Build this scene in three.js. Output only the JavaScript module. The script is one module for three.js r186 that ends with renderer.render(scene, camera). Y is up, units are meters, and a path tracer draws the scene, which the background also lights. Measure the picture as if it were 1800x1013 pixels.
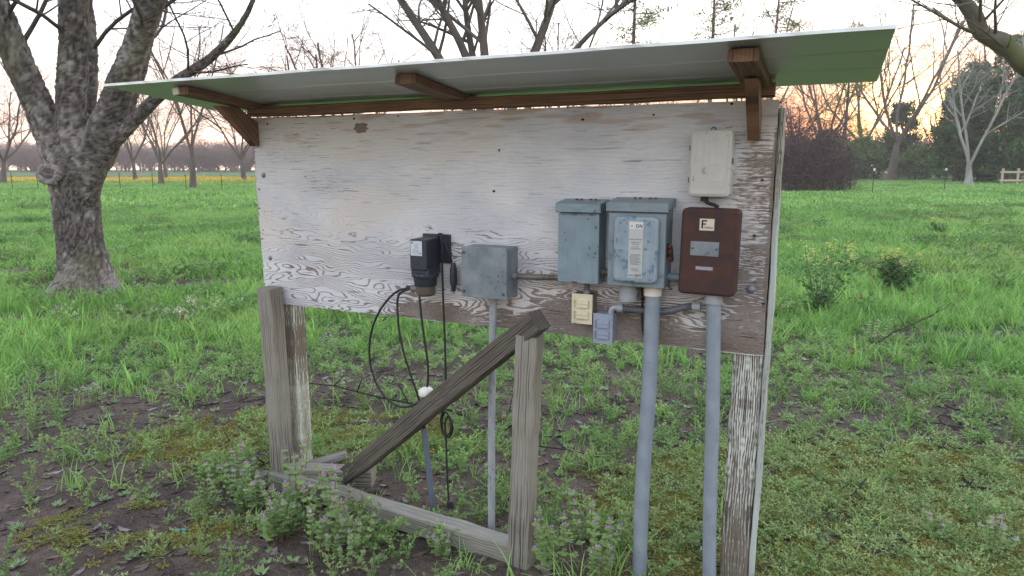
import * as THREE from 'three';
import { RoundedBoxGeometry } from 'three/addons/geometries/RoundedBoxGeometry.js';
import { mergeGeometries } from 'three/addons/utils/BufferGeometryUtils.js';
import { createNoise3D } from 'simplex-noise';

// ---------- camera, sky, sun, exposure ----------
const scene = new THREE.Scene();
const camera = new THREE.PerspectiveCamera(45.77, 1024 / 576, 0.05, 1500);
camera.position.set(0, 1.65, 0);
camera.rotation.set(-0.17688, 0, 0);
camera.focus = 3.0;
camera.userData.fStop = 10;
camera.updateMatrixWorld();

const renderer = new THREE.WebGLRenderer({ antialias: true });
renderer.setSize(1024, 576);
renderer.toneMapping = THREE.LinearToneMapping;
renderer.toneMappingExposure = 2.08;
renderer.shadowMap.enabled = true;

const SUN = new THREE.Vector3(0.4887, 0.0549, -0.8707).normalize();
{
  const W = 1024, H = 512, d = new Float32Array(W * H * 4);
  const clamp01 = x => Math.min(1, Math.max(0, x)), mix = (a, b, t) => a + (b - a) * t, ss = (a, b, x) => { x = Math.min(1, Math.max(0, (x - a) / (b - a))); return x * x * (3 - 2 * x); };
  const hor = [1.02, 0.80, 0.64], mid = [0.93, 0.95, 1.02], zen = [0.52, 0.68, 1.0];
  for (let j = 0; j < H; j++) for (let i = 0; i < W; i++) {
    const el = ((j + 0.5) / H - 0.5) * Math.PI, az = ((i + 0.5) / W - 0.5) * 2 * Math.PI;
    const x = Math.cos(el) * Math.cos(az), y = Math.sin(el), z = Math.cos(el) * Math.sin(az);
    const e = Math.max(0, el * 180 / Math.PI);
    const ang = Math.acos(Math.min(1, x * SUN.x + y * SUN.y + z * SUN.z)) * 180 / Math.PI;
    const t1 = ss(0, 13, e), t2 = ss(12, 75, e), o = (j * W + i) * 4;
    const near = Math.exp(-ang / 1.8), wide = Math.exp(-ang / 26), low = clamp01(1.25 * Math.exp(-ang / 30)) * (1 - ss(1.5, 11, e));
    for (let k = 0; k < 3; k++) {
      let c = mix(mix(hor[k], mid[k], t1), zen[k], t2);
      c += wide * [0.45, 0.32, 0.12][k];
      c = mix(c, [1.30, 0.36, 0.07][k], low) + near * [8.0, 5.0, 1.9][k];
      d[o + k] = Math.max(0.05, c);
    }
    d[o + 3] = 1;
  }
  const sky = new THREE.DataTexture(d, W, H, THREE.RGBAFormat, THREE.FloatType);
  sky.mapping = THREE.EquirectangularReflectionMapping; sky.magFilter = THREE.LinearFilter; sky.needsUpdate = true;
  scene.background = sky; scene.environment = sky;
}
const sun = new THREE.DirectionalLight(new THREE.Color().setRGB(1, 0.62, 0.3), 2.0);
sun.position.copy(SUN).multiplyScalar(120); sun.castShadow = true; sun.shadow.radius = 3;
Object.assign(sun.shadow.camera, { left: -80, right: 80, top: 60, bottom: -60, near: 1, far: 400 });
sun.shadow.mapSize.set(2048, 2048);
scene.add(sun, sun.target);
scene.fog = new THREE.FogExp2(new THREE.Color().setRGB(0.95, 0.86, 0.82), 0.0010);

// ---------- helpers ----------
function rngOf(seed) { let a = seed >>> 0; return () => { a = (a + 0x6D2B79F5) | 0; let t = Math.imul(a ^ (a >>> 15), 1 | a); t = (t + Math.imul(t ^ (t >>> 7), 61 | t)) ^ t; return ((t ^ (t >>> 14)) >>> 0) / 4294967296; }; }
const n3 = createNoise3D(rngOf(11)), R0 = rngOf(77);
const fbm = (x, y, z = 0, o = 4) => { let s = 0, a = 0.5, f = 1; for (let i = 0; i < o; i++) { s += a * n3(x * f, y * f, z * f + i * 7.3); a *= 0.5; f *= 2.03; } return s; };
const clamp = (x, a = 0, b = 1) => Math.min(b, Math.max(a, x));
const lerp = (a, b, t) => a + (b - a) * t, mixc = (a, b, t) => [lerp(a[0], b[0], t), lerp(a[1], b[1], t), lerp(a[2], b[2], t)];
const sstep = (a, b, x) => { x = clamp((x - a) / (b - a)); return x * x * (3 - 2 * x); };
const V = (x, y, z) => new THREE.Vector3(x, y, z);
const lin2s = c => c <= 0.0031308 ? c * 12.92 : 1.055 * Math.pow(c, 1 / 2.4) - 0.055;
const s2l = c => { c /= 255; return c <= 0.04045 ? c / 12.92 : Math.pow((c + 0.055) / 1.055, 2.4); };
const S = (r, g, b) => [s2l(r), s2l(g), s2l(b)];            // sRGB bytes -> linear
const used = {};
function numbered(n) { if (!(n in used)) { used[n] = 0; return n; } return n + '_' + String(++used[n]).padStart(3, '0'); }
function tag(o, label, category, group, kind) { if (label) o.userData.label = label; if (category) o.userData.category = category; if (group) o.userData.group = group; if (kind) o.userData.kind = kind; return o; }
function mesh(name, geo, mat, parent, pos, rot) {
  const m = new THREE.Mesh(geo, mat); m.name = parent === scene ? numbered(name) : name; m.castShadow = m.receiveShadow = true;
  if (pos) m.position.set(...pos); if (rot) m.rotation.set(...rot); parent.add(m); return m;
}
function thing(name, label, category, pos = [0, 0, 0], ry = 0, group) {
  const g = new THREE.Group(); g.name = numbered(name); g.position.set(...pos); g.rotation.y = ry; tag(g, label, category, group); scene.add(g); return g;
}
// textures: fn(u, v) gives linear rgb (and optional 4th value for the bump map)
function tex(w, h, fn, srgb = true) {
  const a = new Uint8Array(w * h * 4), b = new Uint8Array(w * h * 4); let hasB = false;
  for (let j = 0; j < h; j++) for (let i = 0; i < w; i++) {
    const c = fn((i + 0.5) / w, (j + 0.5) / h), o = (j * w + i) * 4;
    for (let k = 0; k < 3; k++) a[o + k] = clamp(srgb ? lin2s(clamp(c[k])) : c[k]) * 255;
    a[o + 3] = 255;
    if (c.length > 3) { hasB = true; b[o] = b[o + 1] = b[o + 2] = clamp(c[3]) * 255; b[o + 3] = 255; }
  }
  const mk = (d, s) => { const t = new THREE.DataTexture(d, w, h); t.wrapS = t.wrapT = THREE.RepeatWrapping; t.magFilter = THREE.LinearFilter; t.minFilter = THREE.LinearMipmapLinearFilter; t.generateMipmaps = true; if (s) t.colorSpace = THREE.SRGBColorSpace; t.needsUpdate = true; return t; };
  return { map: mk(a, srgb), bump: hasB ? mk(b, false) : null };
}
const std = (p) => new THREE.MeshStandardMaterial({ side: THREE.DoubleSide, ...p });
const rgb = (c) => new THREE.Color().setRGB(...c);
function fit(t, sx, sy, ox = 0, oy = 0) { for (const k of [t.map, t.bump]) if (k) { k.repeat.set(sx, sy); k.offset.set(ox, oy); } return t; }
// board frame: u along the board, v up, n out of its face
const A = 0.4255, O = V(-1.288, 0, -3.469), U = V(Math.cos(A), 0, Math.sin(A)), N = V(-Math.sin(A), 0, Math.cos(A));
const bw = (u, v, n) => O.clone().addScaledVector(U, u).addScaledVector(N, n).add(V(0, v, 0));
const onBoard = (name, label, cat, u, v, n, group) => thing(name, label, cat, bw(u, v, n).toArray(), -A, group);
const toUN = (x, z) => { const dx = x - O.x, dz = z - O.z; return [dx * U.x + dz * U.z, dx * N.x + dz * N.z]; };
// a sawn timber along +y from the origin, section w (x) by d (z), uv in metres
function timberGeo(len, w, d, bev = 0.005, seed = 1, rough = 0.002) {
  const s = new THREE.Shape(), a = w / 2, b = d / 2, e = bev;
  s.moveTo(-a + e, -b); s.lineTo(a - e, -b); s.lineTo(a, -b + e); s.lineTo(a, b - e); s.lineTo(a - e, b); s.lineTo(-a + e, b); s.lineTo(-a, b - e); s.lineTo(-a, -b + e); s.closePath();
  const g = new THREE.ExtrudeGeometry(s, { depth: len, bevelEnabled: false, steps: Math.max(6, Math.round(len / 0.05)) });
  g.rotateX(-Math.PI / 2);
  const p = g.attributes.position;
  for (let i = 0; i < p.count; i++) { const x = p.getX(i), y = p.getY(i), z = p.getZ(i);
    p.setXYZ(i, x + rough * n3(x * 20, y * 5, seed) + 0.004 * n3(seed, y * 1.2, 3), y + 0.003 * n3(x * 30, z * 30, seed + 5), z + rough * n3(z * 20, y * 5, seed + 9) + 0.004 * n3(seed + 20, y * 1.1, 3)); }
  g.computeVertexNormals(); return g;
}
// raw geometry collector
class Geo {
  constructor() { this.p = []; this.c = []; this.i = []; this.n = 0; }
  v(x, y, z, c) { this.p.push(x, y, z); if (c) this.c.push(c[0], c[1], c[2]); return this.n++; }
  tri(a, b, c) { this.i.push(a, b, c); }
  tube(pts, rad, sides, colf, cap = true) {
    const m = pts.length; let nx = null; const t = V(0, 0, 0), q = V(0, 0, 0), b = V(0, 0, 0); let prev = -1;
    for (let k = 0; k < m; k++) {
      t.subVectors(pts[Math.min(m - 1, k + 1)], pts[Math.max(0, k - 1)]).normalize();
      if (!nx) { nx = Math.abs(t.y) < 0.9 ? V(0, 1, 0) : V(1, 0, 0); }
      nx = nx.clone().addScaledVector(t, -nx.dot(t)).normalize(); b.crossVectors(t, nx);
      const base = this.n, r = rad[k];
      for (let s = 0; s < sides; s++) { const a = s / sides * 2 * Math.PI, ca = Math.cos(a) * r, sa = Math.sin(a) * r;
        q.copy(pts[k]).addScaledVector(nx, ca).addScaledVector(b, sa); this.v(q.x, q.y, q.z, colf ? colf(q, k / (m - 1), s) : null); }
      if (prev >= 0) for (let s = 0; s < sides; s++) { const s2 = (s + 1) % sides; this.i.push(prev + s, base + s2, base + s, prev + s, prev + s2, base + s2); }
      else if (cap) { for (let s = 1; s < sides - 1; s++) this.i.push(base, base + s, base + s + 1); }
      prev = base;
    }
    if (cap) for (let s = 1; s < sides - 1; s++) this.i.push(prev, prev + s + 1, prev + s);
  }
  build() {
    const g = new THREE.BufferGeometry(); g.setAttribute('position', new THREE.Float32BufferAttribute(this.p, 3));
    if (this.c.length) g.setAttribute('color', new THREE.Float32BufferAttribute(this.c, 3));
    g.setIndex(this.i); g.computeVertexNormals(); return g;
  }
}
const curve = (pts, n = 60) => new THREE.CatmullRomCurve3(pts, false, 'centripetal').getPoints(n);
function pipeGeo(pts, r, n = 60, sides = 16) { const c = new THREE.CatmullRomCurve3(pts, false, 'centripetal'), g = new THREE.TubeGeometry(c, n, r, sides), L = c.getLength(), uv = g.attributes.uv; for (let i = 0; i < uv.count; i++) uv.setXY(i, uv.getY(i) * 6.283 * r, uv.getX(i) * L); return g; }
// ---------- ground ----------
const gy = (x, z) => { const d = Math.hypot(x, z); return 0.022 * n3(x * 0.9, 0, z * 0.9) + 0.010 * n3(x * 3.1, 4, z * 3.1) + sstep(8, 40, d) * 0.10 * n3(x * 0.12, 9, z * 0.12) - 0.012; };
const ell = (x, z, cx, cz, rx, rz, ang = 0) => { const c = Math.cos(ang), s = Math.sin(ang), dx = x - cx, dz = z - cz; return Math.hypot((dx * c + dz * s) / rx, (-dx * s + dz * c) / rz); };
// how bare the soil is (1 bare, 0 overgrown), how mossy, how lush the grass
function cover(x, z) {
  const n = fbm(x * 0.8, 3, z * 0.8, 3), m = fbm(x * 2.6, 8, z * 2.6, 3), d = Math.hypot(x, z);
  let bare = 0;
  const add = (k, s = 1) => { bare = Math.max(bare, s * (1 - sstep(0.72, 1.15, k + 0.45 * n + 0.35 * m))); };
  add(ell(x, z, -2.2, -2.8, 1.75, 0.95, 0.1));         // soil at the near left
  add(ell(x, z, -2.9, -4.3, 1.5, 0.6, 0.15), 0.95);
  add(ell(x, z, -1.2, -5.0, 1.1, 0.38, -0.1), 0.9);
  add(ell(x, z, -5.6, -9.3, 1.7, 0.9)); add(ell(x, z, -4.2, -9.7, 2.3, 0.55, 0.05)); // round the big tree
  add(ell(x, z, -0.6, -4.3, 0.6, 0.4), 0.8); add(ell(x, z, 0.75, -4.9, 0.55, 0.35), 0.75);
  add(ell(x, z, 3.3, -5.2, 0.9, 0.28), 0.8); add(ell(x, z, 0.2, -2.45, 0.6, 0.22), 0.9);
  add(ell(x, z, 10.5, -13.2, 2.2, 0.7), 0.9); add(ell(x, z, 16, -22, 5, 1.5), 0.7);
  add(ell(x, z, 2.4, -3.1, 0.5, 0.3), 0.7); add(ell(x, z, -4.6, -7.3, 1.6, 0.3, -0.1), 0.9); add(ell(x, z, -7.5, -10.8, 2.2, 0.6), 0.9); add(ell(x, z, 5.2, -6.6, 1.6, 0.3), 0.8); add(ell(x, z, 6.5, -10.6, 1.6, 0.4), 0.8);
  if (d < 18) bare = Math.max(bare, 0.9 * sstep(-0.14, 0.14, m * 0.7 + n * 0.5 - 0.5 * sstep(4.5, 9, d)));
  let moss = 1 - sstep(0.6, 1.25, ell(x, z, 1.7, -3.1, 1.35, 0.85, -0.1) + 0.5 * m);
  moss = Math.max(moss, 0.35 * (1 - sstep(0.5, 1.1, ell(x, z, -1.3, -4.0, 1.3, 0.6) + 0.5 * m)), 0.18 * (1 - sstep(0.5, 1.1, ell(x, z, -1.7, -2.9, 0.8, 0.35) + 0.7 * m)));
  const lush = sstep(4.6, 8.5, d + 2.2 * n + 0.8 * m) * (1 - bare);
  return { bare, moss, lush, n, m };
}
{
  const ax = (n, a, p) => { const o = []; for (let i = -n; i <= n; i++) { const t = i / n; o.push(Math.sign(t) * (a * Math.abs(t) + (300 - a) * Math.pow(Math.abs(t), p))); } return o; };
  const xs = ax(170, 9, 7), zs = ax(170, 10, 7).map(z => z - 4.5), g = new Geo();
  for (const z of zs) for (const x of xs) {
    const k = cover(x, z), d = Math.hypot(x, z);
    const soil = mixc(S(76, 62, 54), S(110, 94, 82), clamp(0.5 + k.m)), mossc = mixc(S(122, 116, 44), S(94, 90, 46), clamp(0.5 + 1.2 * k.n)), green = mixc(S(64, 104, 46), S(84, 126, 58), clamp(0.5 + k.n));
    let c = mixc(soil, mossc, k.moss * sstep(-0.15, 0.3, k.m + 0.25));
    c = mixc(c, green, Math.max(0.18 * (1 - k.bare), k.lush) * 0.9);
   
    g.v(x, gy(x, z), z, c);
  }
  const w = xs.length; for (let j = 0; j < zs.length - 1; j++) for (let i = 0; i < w - 1; i++) { const a = j * w + i; g.i.push(a, a + w, a + 1, a + 1, a + w, a + w + 1); }
  const geo = g.build(); { const p = geo.attributes.position, uv = new Float32Array(p.count * 2); for (let i = 0; i < p.count; i++) { uv[2 * i] = p.getX(i); uv[2 * i + 1] = p.getZ(i); } geo.setAttribute('uv', new THREE.BufferAttribute(uv, 2)); }
  const per = (u, v, f) => { const a = u * 2 * Math.PI, b = v * 2 * Math.PI; return [Math.cos(a) * f, Math.sin(a) * f + Math.cos(b) * f * 1.37, Math.sin(b) * f]; };
  const t = tex(1024, 1024, (u, v) => { const q = per(u, v, 2.2), h = fbm(q[0] * 3, q[1] * 3, q[2] * 3, 5), f = fbm(q[0] * 14, q[1] * 14, q[2] * 14, 3), s = clamp(0.78 + 0.38 * h + 0.45 * f); return [s, s * (0.98 + 0.05 * h), s * (0.96 + 0.08 * f), 0.5 + 0.5 * h + 0.4 * f]; });
  fit(t, 0.55, 0.55);
  const m = mesh('ground', geo, std({ vertexColors: true, map: t.map, bumpMap: t.bump, bumpScale: 0.02, roughness: 0.95 }), scene);
  tag(m, null, null, null, 'structure');
}
// ---------- wood textures ----------
function woodTex(seed, light, dark, opt = {}) {   // grain runs along v; tile 0.3 m by 2.4 m
  const { paint = null, cover: cv = 0, stain = null } = opt;
  const wt = fit(tex(256, 1536, (u, v) => {
    const x = u * 0.3, y = v * 2.4, wob = 0.012 * n3(x * 6, y * 1.3, seed) + 0.006 * n3(x * 20, y * 4, seed + 3);
    let ring = 0.6 * Math.sin((x + wob * 0.7) * 620 + 3 * n3(x * 9, y * 0.6, seed + 6)), fine = n3(x * 420, y * 9, seed + 1), blot = fbm(x * 8, y * 1.6, seed + 2, 3);
    // knots
    for (const [kx, ky] of [[0.07, 0.62], [0.21, 1.55], [0.13, 2.1]]) { const dx = x - kx - 0.01 * seed % 0.05, dy = (y - ky) * 0.45, r = Math.hypot(dx, dy); if (r < 0.06) ring = lerp(Math.sin(r * 700), ring, sstep(0.015, 0.06, r)); if (r < 0.008) ring = -1.6; }
    let t = clamp(0.5 + 0.26 * ring + 0.26 * fine + 0.5 * blot), c = mixc(dark, light, t), h = 0.5 + 0.2 * ring + 0.15 * fine;
    const crack = sstep(0.52, 0.68, n3(x * 130, y * 1.5, seed + 8)); c = mixc(c, [dark[0] * 0.35, dark[1] * 0.35, dark[2] * 0.35], 0.8 * crack); h -= 0.4 * crack;
    if (stain) c = mixc(c, stain, 0.6 * sstep(0.1, 0.5, fbm(x * 5, y * 0.9, seed + 30, 3)));
    if (paint) { const k = cv + 0.95 * fbm(x * 9, y * 1.5, seed + 12, 4) + 0.36 * ring + 0.36 * fine + 0.2 * n3(x * 160, y * 30, seed + 40); const a = sstep(-0.08, 0.12, k); c = mixc(c, mixc(paint, [paint[0] * 0.8, paint[1] * 0.8, paint[2] * 0.78], clamp(0.5 + blot)), a); h = lerp(h, 0.85, a); }
    return [...c, h];
  }), 1 / 0.3, 1 / 2.4);
  for (const k of [wt.map, wt.bump]) k.wrapS = k.wrapT = THREE.MirroredRepeatWrapping;
  return wt;
}
const woodMat = (t, bump = 0.005, rough = 0.85) => std({ map: t.map, bumpMap: t.bump, bumpScale: bump, roughness: rough });
const brownWood = woodMat(woodTex(1, S(146, 114, 88), S(98, 72, 55)), 0.0015, 0.75);
const greyWood = woodMat(woodTex(2, S(150, 146, 134), S(96, 93, 83)));
const darkWood = woodMat(woodTex(3, S(106, 99, 89), S(56, 52, 46), { stain: S(72, 68, 50) }));
const paintedWood = woodMat(woodTex(4, S(138, 130, 116), S(88, 80, 70), { paint: S(205, 210, 200), cover: 0.02 }), 0.004);
const paleWood = woodMat(woodTex(5, S(150, 140, 124), S(104, 96, 84), { paint: S(190, 198, 182), cover: 0.12 }), 0.003);

// ---------- the stand: board, posts, roof ----------
const stand = thing('equipment_stand', 'weathered white plywood board on posts under a lean-to metal roof', 'stand', O.toArray(), -A);
{
  const X0 = -0.008, X1 = 2.442, Y0 = 0.954, Y1 = 1.884, T = 0.019, rr = rngOf(5);
  const s = new THREE.Shape(), edge = [];
  const walk = (x0, y0, x1, y1, n, nx, ny, amp) => { for (let i = 0; i < n; i++) { const t = i / n, k = amp * (n3(t * 14, x0, y0 + 3) * 0.6 + n3(t * 60, x0, y0 + 9) * 0.4); edge.push([lerp(x0, x1, t) + nx * k, lerp(y0, y1, t) + ny * k]); } };
  walk(0.016, Y0 + 0.002, X1, Y0 - 0.002, 120, 0, 1, 0.004); walk(X1, Y0 - 0.002, X1 - 0.004, Y1 - 0.006, 40, 1, 0, 0.0025); walk(X1 - 0.004, Y1 - 0.006, X0, Y1, 90, 0, 1, 0.002); walk(X0, Y1, 0.016, Y0 + 0.002, 40, 1, 0, 0.004);
  edge.forEach(([x, y], i) => i ? s.lineTo(x, y) : s.moveTo(x, y)); s.closePath();
  const g = new THREE.ExtrudeGeometry(s, { depth: T, bevelEnabled: false }); g.translate(0, 0, -T);
  const white = S(216, 217, 218), white2 = S(192, 195, 202), cream = S(210, 206, 200), wood = S(124, 112, 102), wood2 = S(94, 80, 70), greyw = S(152, 147, 140), dark = S(60, 52, 50);
  const t = tex(2048, 800, (a, b) => {
    const u = lerp(X0, X1, a), v = lerp(Y0, Y1, b), y = v - Y0, H = Y1 - Y0;
    // grain: nearly straight near the top, wild cathedral figure lower down
    const wild = sstep(0.62, 0.18, y) * 0.9 + 0.12 + 0.25 * sstep(0.3, 0.6, n3(u * 1.1, y * 2, 40));
    const ph = y * 112 + 15 * wild * fbm(u * 1.15, y * 4.6, 1, 3) + 1.6 * fbm(u * 2.2, y * 10, 5, 3) + 0.5 * n3(u * 9, y * 40, 2);
    const w = ph * 2 * Math.PI * 0.62, ring = Math.sin(w), line = Math.pow(0.5 + 0.5 * Math.sin(w * 1.0 + 0.8 * Math.sin(w)), 2.2);
    const fine = n3(u * 14, y * 330, 3), f2 = n3(u * 45, y * 420, 13), blot = fbm(u * 2.2, y * 3.6, 21, 4), speck = fbm(u * 26, y * 60, 8, 3);
    // wear: how much of the paint is gone, read off the board
    let wear = 0.20 + 0.16 * blot;
    wear += 0.26 * sstep(0.30, 0.0, y) * sstep(0.15, 0.8, u);
    wear += 0.42 * sstep(0.13, 0.02, y + 0.05 * blot) * sstep(0.5, 1.1, u + 0.3 * blot);
    wear += 0.42 * (1 - sstep(0.4, 1.15, ell(u, y, 1.86, 0.13, 0.42, 0.15) + 0.5 * blot));
    wear += 0.40 * sstep(2.20, 2.36, u + 0.10 * blot - 0.05 * sstep(0.5, 0.8, y)) * sstep(0.92, 0.6, y);
    wear += 0.36 * (1 - sstep(0.3, 1.1, ell(u, y, 1.02, 0.045, 0.20, 0.055) + 0.5 * blot)) + 0.3 * (1 - sstep(0.4, 1.1, ell(u, y, 1.14, 0.33, 0.05, 0.06) + 0.6 * blot));
    wear += 0.4 * (1 - sstep(0.5, 1, ell(u, y, 1.0, 0.42, 0.035, 0.018) + 0.7 * blot)) + 0.3 * sstep(0.018, 0.0, Math.min(y, H - y, u, X1 - u));
    wear += 0.9 * (1 - sstep(0.75, 1, ell(u, y, 0.655, 0.868, 0.042, 0.026) + 0.35 * speck + 0.2 * blot));
    wear += 0.8 * (1 - sstep(0.7, 1, ell(u, y, 2.36, 0.045, 0.09, 0.04) + 0.4 * speck + 0.3 * blot));
    wear += 0.14 * sstep(0.1, 0.45, n3(u * 1.7, y * 3, 33)) + 0.18 * sstep(0.9, 0.55, y) * sstep(0.35, 0, Math.abs(u - 0.25)) * 0.6;
    const keep = 0.60 - wear - (0.26 + 0.36 * sstep(0.52, 0.22, y)) * (line - 0.35) * (0.5 + 0.9 * wild) + 0.13 * fine + 0.07 * f2 + 0.10 * speck;
    const p = sstep(-0.03, 0.09, keep);
    let wd = mixc(wood2, wood, clamp(0.5 + 0.35 * ring + 0.3 * fine + 0.5 * blot)); wd = mixc(wd, greyw, clamp(0.45 + 0.5 * f2 + 0.5 * n3(u * 3, y * 5, 51)) * 0.75);
    if (p < 0.5 && wear < 0.42) wd = mixc(wd, greyw, 0.35);
    let pt = mixc(white, white2, clamp(0.5 + 0.9 * blot)); pt = mixc(pt, cream, 0.75 * sstep(-0.1, 0.5, n3(u * 1.3, y * 2.4, 61) + 0.5 * sstep(0.7, 0.93, y)));
    pt = mixc(pt, greyw, 0.30 * clamp(line * 0.8 + 0.35 * f2) + 0.12 * clamp(fine));
    // brown run-off stains under the top edge and small nail holes
    pt = mixc(pt, S(168, 128, 100), 0.45 * sstep(0.25, 0.6, n3(u * 4, y * 26, 71)) * sstep(0.74, 0.9, y));
    let c = mixc(wd, pt, p), h = lerp(0.35 + 0.12 * ring + 0.1 * fine, 0.72 + 0.05 * fine - 0.1 * line * wild, p);
    const crack = sstep(0.78, 0.88, n3(u * 3.2, y * 75, 90) + 0.1 * f2) * (0.15 + wear); c = mixc(c, dark, clamp(crack)); h -= 0.3 * crack;
    return [...c, h];
  });
  fit(t, 1 / (X1 - X0), 1 / (Y1 - Y0), -X0 / (X1 - X0), -Y0 / (Y1 - Y0));
  mesh('plywood_board', g, std({ map: t.map, bumpMap: t.bump, bumpScale: 0.0022, roughness: 0.8 }), stand);
  // nail holes and bolts
  const hole = std({ color: rgb(S(40, 34, 32)), roughness: 0.9 }), holes = [[0.10, 1.853], [0.62, 1.864], [0.86, 1.868], [2.28, 1.87], [0.32, 1.60], [0.02, 1.535], [2.385, 1.40], [2.40, 1.60], [1.33, 1.545], [2.0, 1.84], [1.72, 1.83], [2.43, 1.15], [0.012, 1.44], [0.03, 1.33]];
  for (const [x, y] of holes) { const q = new THREE.IcosahedronGeometry(0.0035 + 0.0025 * rr(), 1); q.scale(1.2, 0.9, 0.25); mesh('nail_hole', q, hole, stand, [x, y, 0.0005]); }
  const steel = std({ color: rgb(S(128, 132, 140)), roughness: 0.5, metalness: 0.6 });
  for (const [x, y, r] of [[0.055, 1.605, 0.013], [0.065, 1.19, 0.012], [2.385, 1.20, 0.016], [1.355, 1.715, 0.006]]) { const q = new THREE.SphereGeometry(r, 16, 8, 0, 2 * Math.PI, 0, Math.PI / 2); q.rotateX(Math.PI / 2); q.scale(1, 1, 0.55); mesh('bolt_head', q, steel, stand, [x, y, 0]); }
  // posts behind the board
  const post = (u, w, top, mat, seed, lean = 0) => { const m = mesh('post', timberGeo(top + 0.25, w, 0.089, 0.006, seed, 0.003), mat, stand, [u, -0.25, -T - 0.0455]); m.rotation.z = lean; return m; };
  post(0.137, 0.089, 1.86, paleWood, 21); post(2.384, 0.112, 1.868, paintedWood, 22);
  { const q = timberGeo(2.1, 0.018, 0.092, 0.003, 23, 0.002); mesh('edge_trim', q, woodMat(woodTex(6, S(150, 140, 124), S(104, 96, 84), { paint: S(176, 184, 178), cover: 0.3 }), 0.003), stand, [2.453, -0.25, -0.056]); }
  // header rail on top of the board
  const rail = timberGeo(2.425, 0.046, 0.06, 0.004, 31, 0.0015); rail.rotateZ(-Math.PI / 2); mesh('top_rail', rail, brownWood, stand, [0.0, 1.91, -0.003]);
  // rafters: flat 2x4s running out from above the board
  const raf = (u, n0, n1, y0, y1, seed) => { const L = Math.hypot(n1 - n0, y1 - y0), q = timberGeo(L, 0.089, 0.036, 0.004, seed, 0.0015); q.rotateX(Math.PI / 2); const m = mesh('rafter', q, brownWood, stand, [u, y0, n0]); m.rotation.x = -Math.atan2(y1 - y0, n1 - n0); return m; };
  const ROOF = n => 1.934 + (n + 0.12) * (0.067 / 0.648);
  const under = n => ROOF(n) - 0.021;
  const yr = n => Math.max(under(n), 0) ;
  raf(0.052, -0.1, 0.445, yr(-0.1) + 0.012, yr(0.445) + 0.0, 41); raf(1.165, -0.1, 0.40, yr(-0.1) + 0.012, yr(0.40), 42); raf(2.362, -0.1, 0.45, yr(-0.1) + 0.012, yr(0.45), 43);
  // knee braces: mitred planks between rafter and board
  const brace = (u, n1, yTop, yBot, w, seed) => {
    const s2 = new THREE.Shape(); s2.moveTo(0.002, yBot); s2.lineTo(0.002, yBot + w * 1.25); s2.lineTo(n1 - w * 1.35, yTop); s2.lineTo(n1, yTop); s2.lineTo(0.022, yBot - 0.004); s2.closePath();
    const q = new THREE.ExtrudeGeometry(s2, { depth: 0.038, bevelEnabled: true, bevelSize: 0.002, bevelThickness: 0.002, bevelSegments: 1 });
    const uv = q.attributes.uv, p = q.attributes.position, ca = Math.SQRT1_2; for (let i = 0; i < p.count; i++) uv.setXY(i, (p.getX(i) * -ca + p.getY(i) * ca) + 0.1, (p.getX(i) + p.getY(i)) * ca + seed);
    q.translate(0, 0, -0.019); q.rotateY(-Math.PI / 2); mesh('knee_brace', q, brownWood, stand, [u, 0, 0]); };
  brace(0.022, 0.235, 1.923, 1.752, 0.085, 0.3); brace(2.365, 0.235, 1.926, 1.745, 0.07, 1.1);
  { const w = mesh('white_clip', box(0.036, 0.03, 0.012, 0.003), std({ color: rgb(S(214, 210, 200)), roughness: 0.6 }), stand, [0.03, yr(0.445) - 0.004, 0.452]); w.rotation.z = 0.15; }
  // folded metal roof sheet
  const prof = [], n0 = -0.12, n1 = 0.528; // across the slope: flat pans with shallow pressed steps
  for (let i = 0; i <= 60; i++) { const n = lerp(n0, n1, i / 60); let h = ROOF(n); for (const c of [0.10, 0.30]) h += 0.004 * Math.exp(-Math.pow((n - c) / 0.006, 2)); prof.push([n, h]); }
  const rg = new Geo(), NU = 90, lo = [], th = 0.0022;
  const ring = []; for (const [n, h] of prof) ring.push([n, h]); ring.push([n1 + 0.004, ROOF(n1) - 0.004], [n1 + 0.004, ROOF(n1) + 0.005], [n1, ROOF(n1) + 0.007]); for (let i = prof.length - 1; i >= 0; i--) ring.push([prof[i][0] - 0.003, prof[i][1] + 0.006]);
  for (let i = 0; i <= NU; i++) { const u = lerp(-0.322, 2.744, i / NU); ring.forEach(([n, h], k) => rg.v(u, h + 0.0016 * n3(u * 2.2, n * 4, 7) + 0.0012 * (u - 1.2), n + 0.0008 * n3(u * 12, k, 3))); }
  const M = ring.length; for (let i = 0; i < NU; i++) for (let k = 0; k < M; k++) { const k2 = (k + 1) % M, a = i * M + k, b = i * M + k2, c = a + M, d = b + M; rg.i.push(a, c, b, b, c, d); }
  for (const e of [0, NU]) for (let k = 0; k < prof.length - 1; k++) { const a = e * M + k, b = a + 1, a2 = e * M + (M - 1 - k), b2 = a2 - 1; rg.i.push(a, b, a2, b, b2, a2); }
  const rgeo = rg.build().toNonIndexed(); rgeo.computeVertexNormals();
  mesh('roof_sheet', rgeo, std({ color: rgb(S(200, 206, 204)), metalness: 0.5, roughness: 0.36 }), stand);
}
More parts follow.
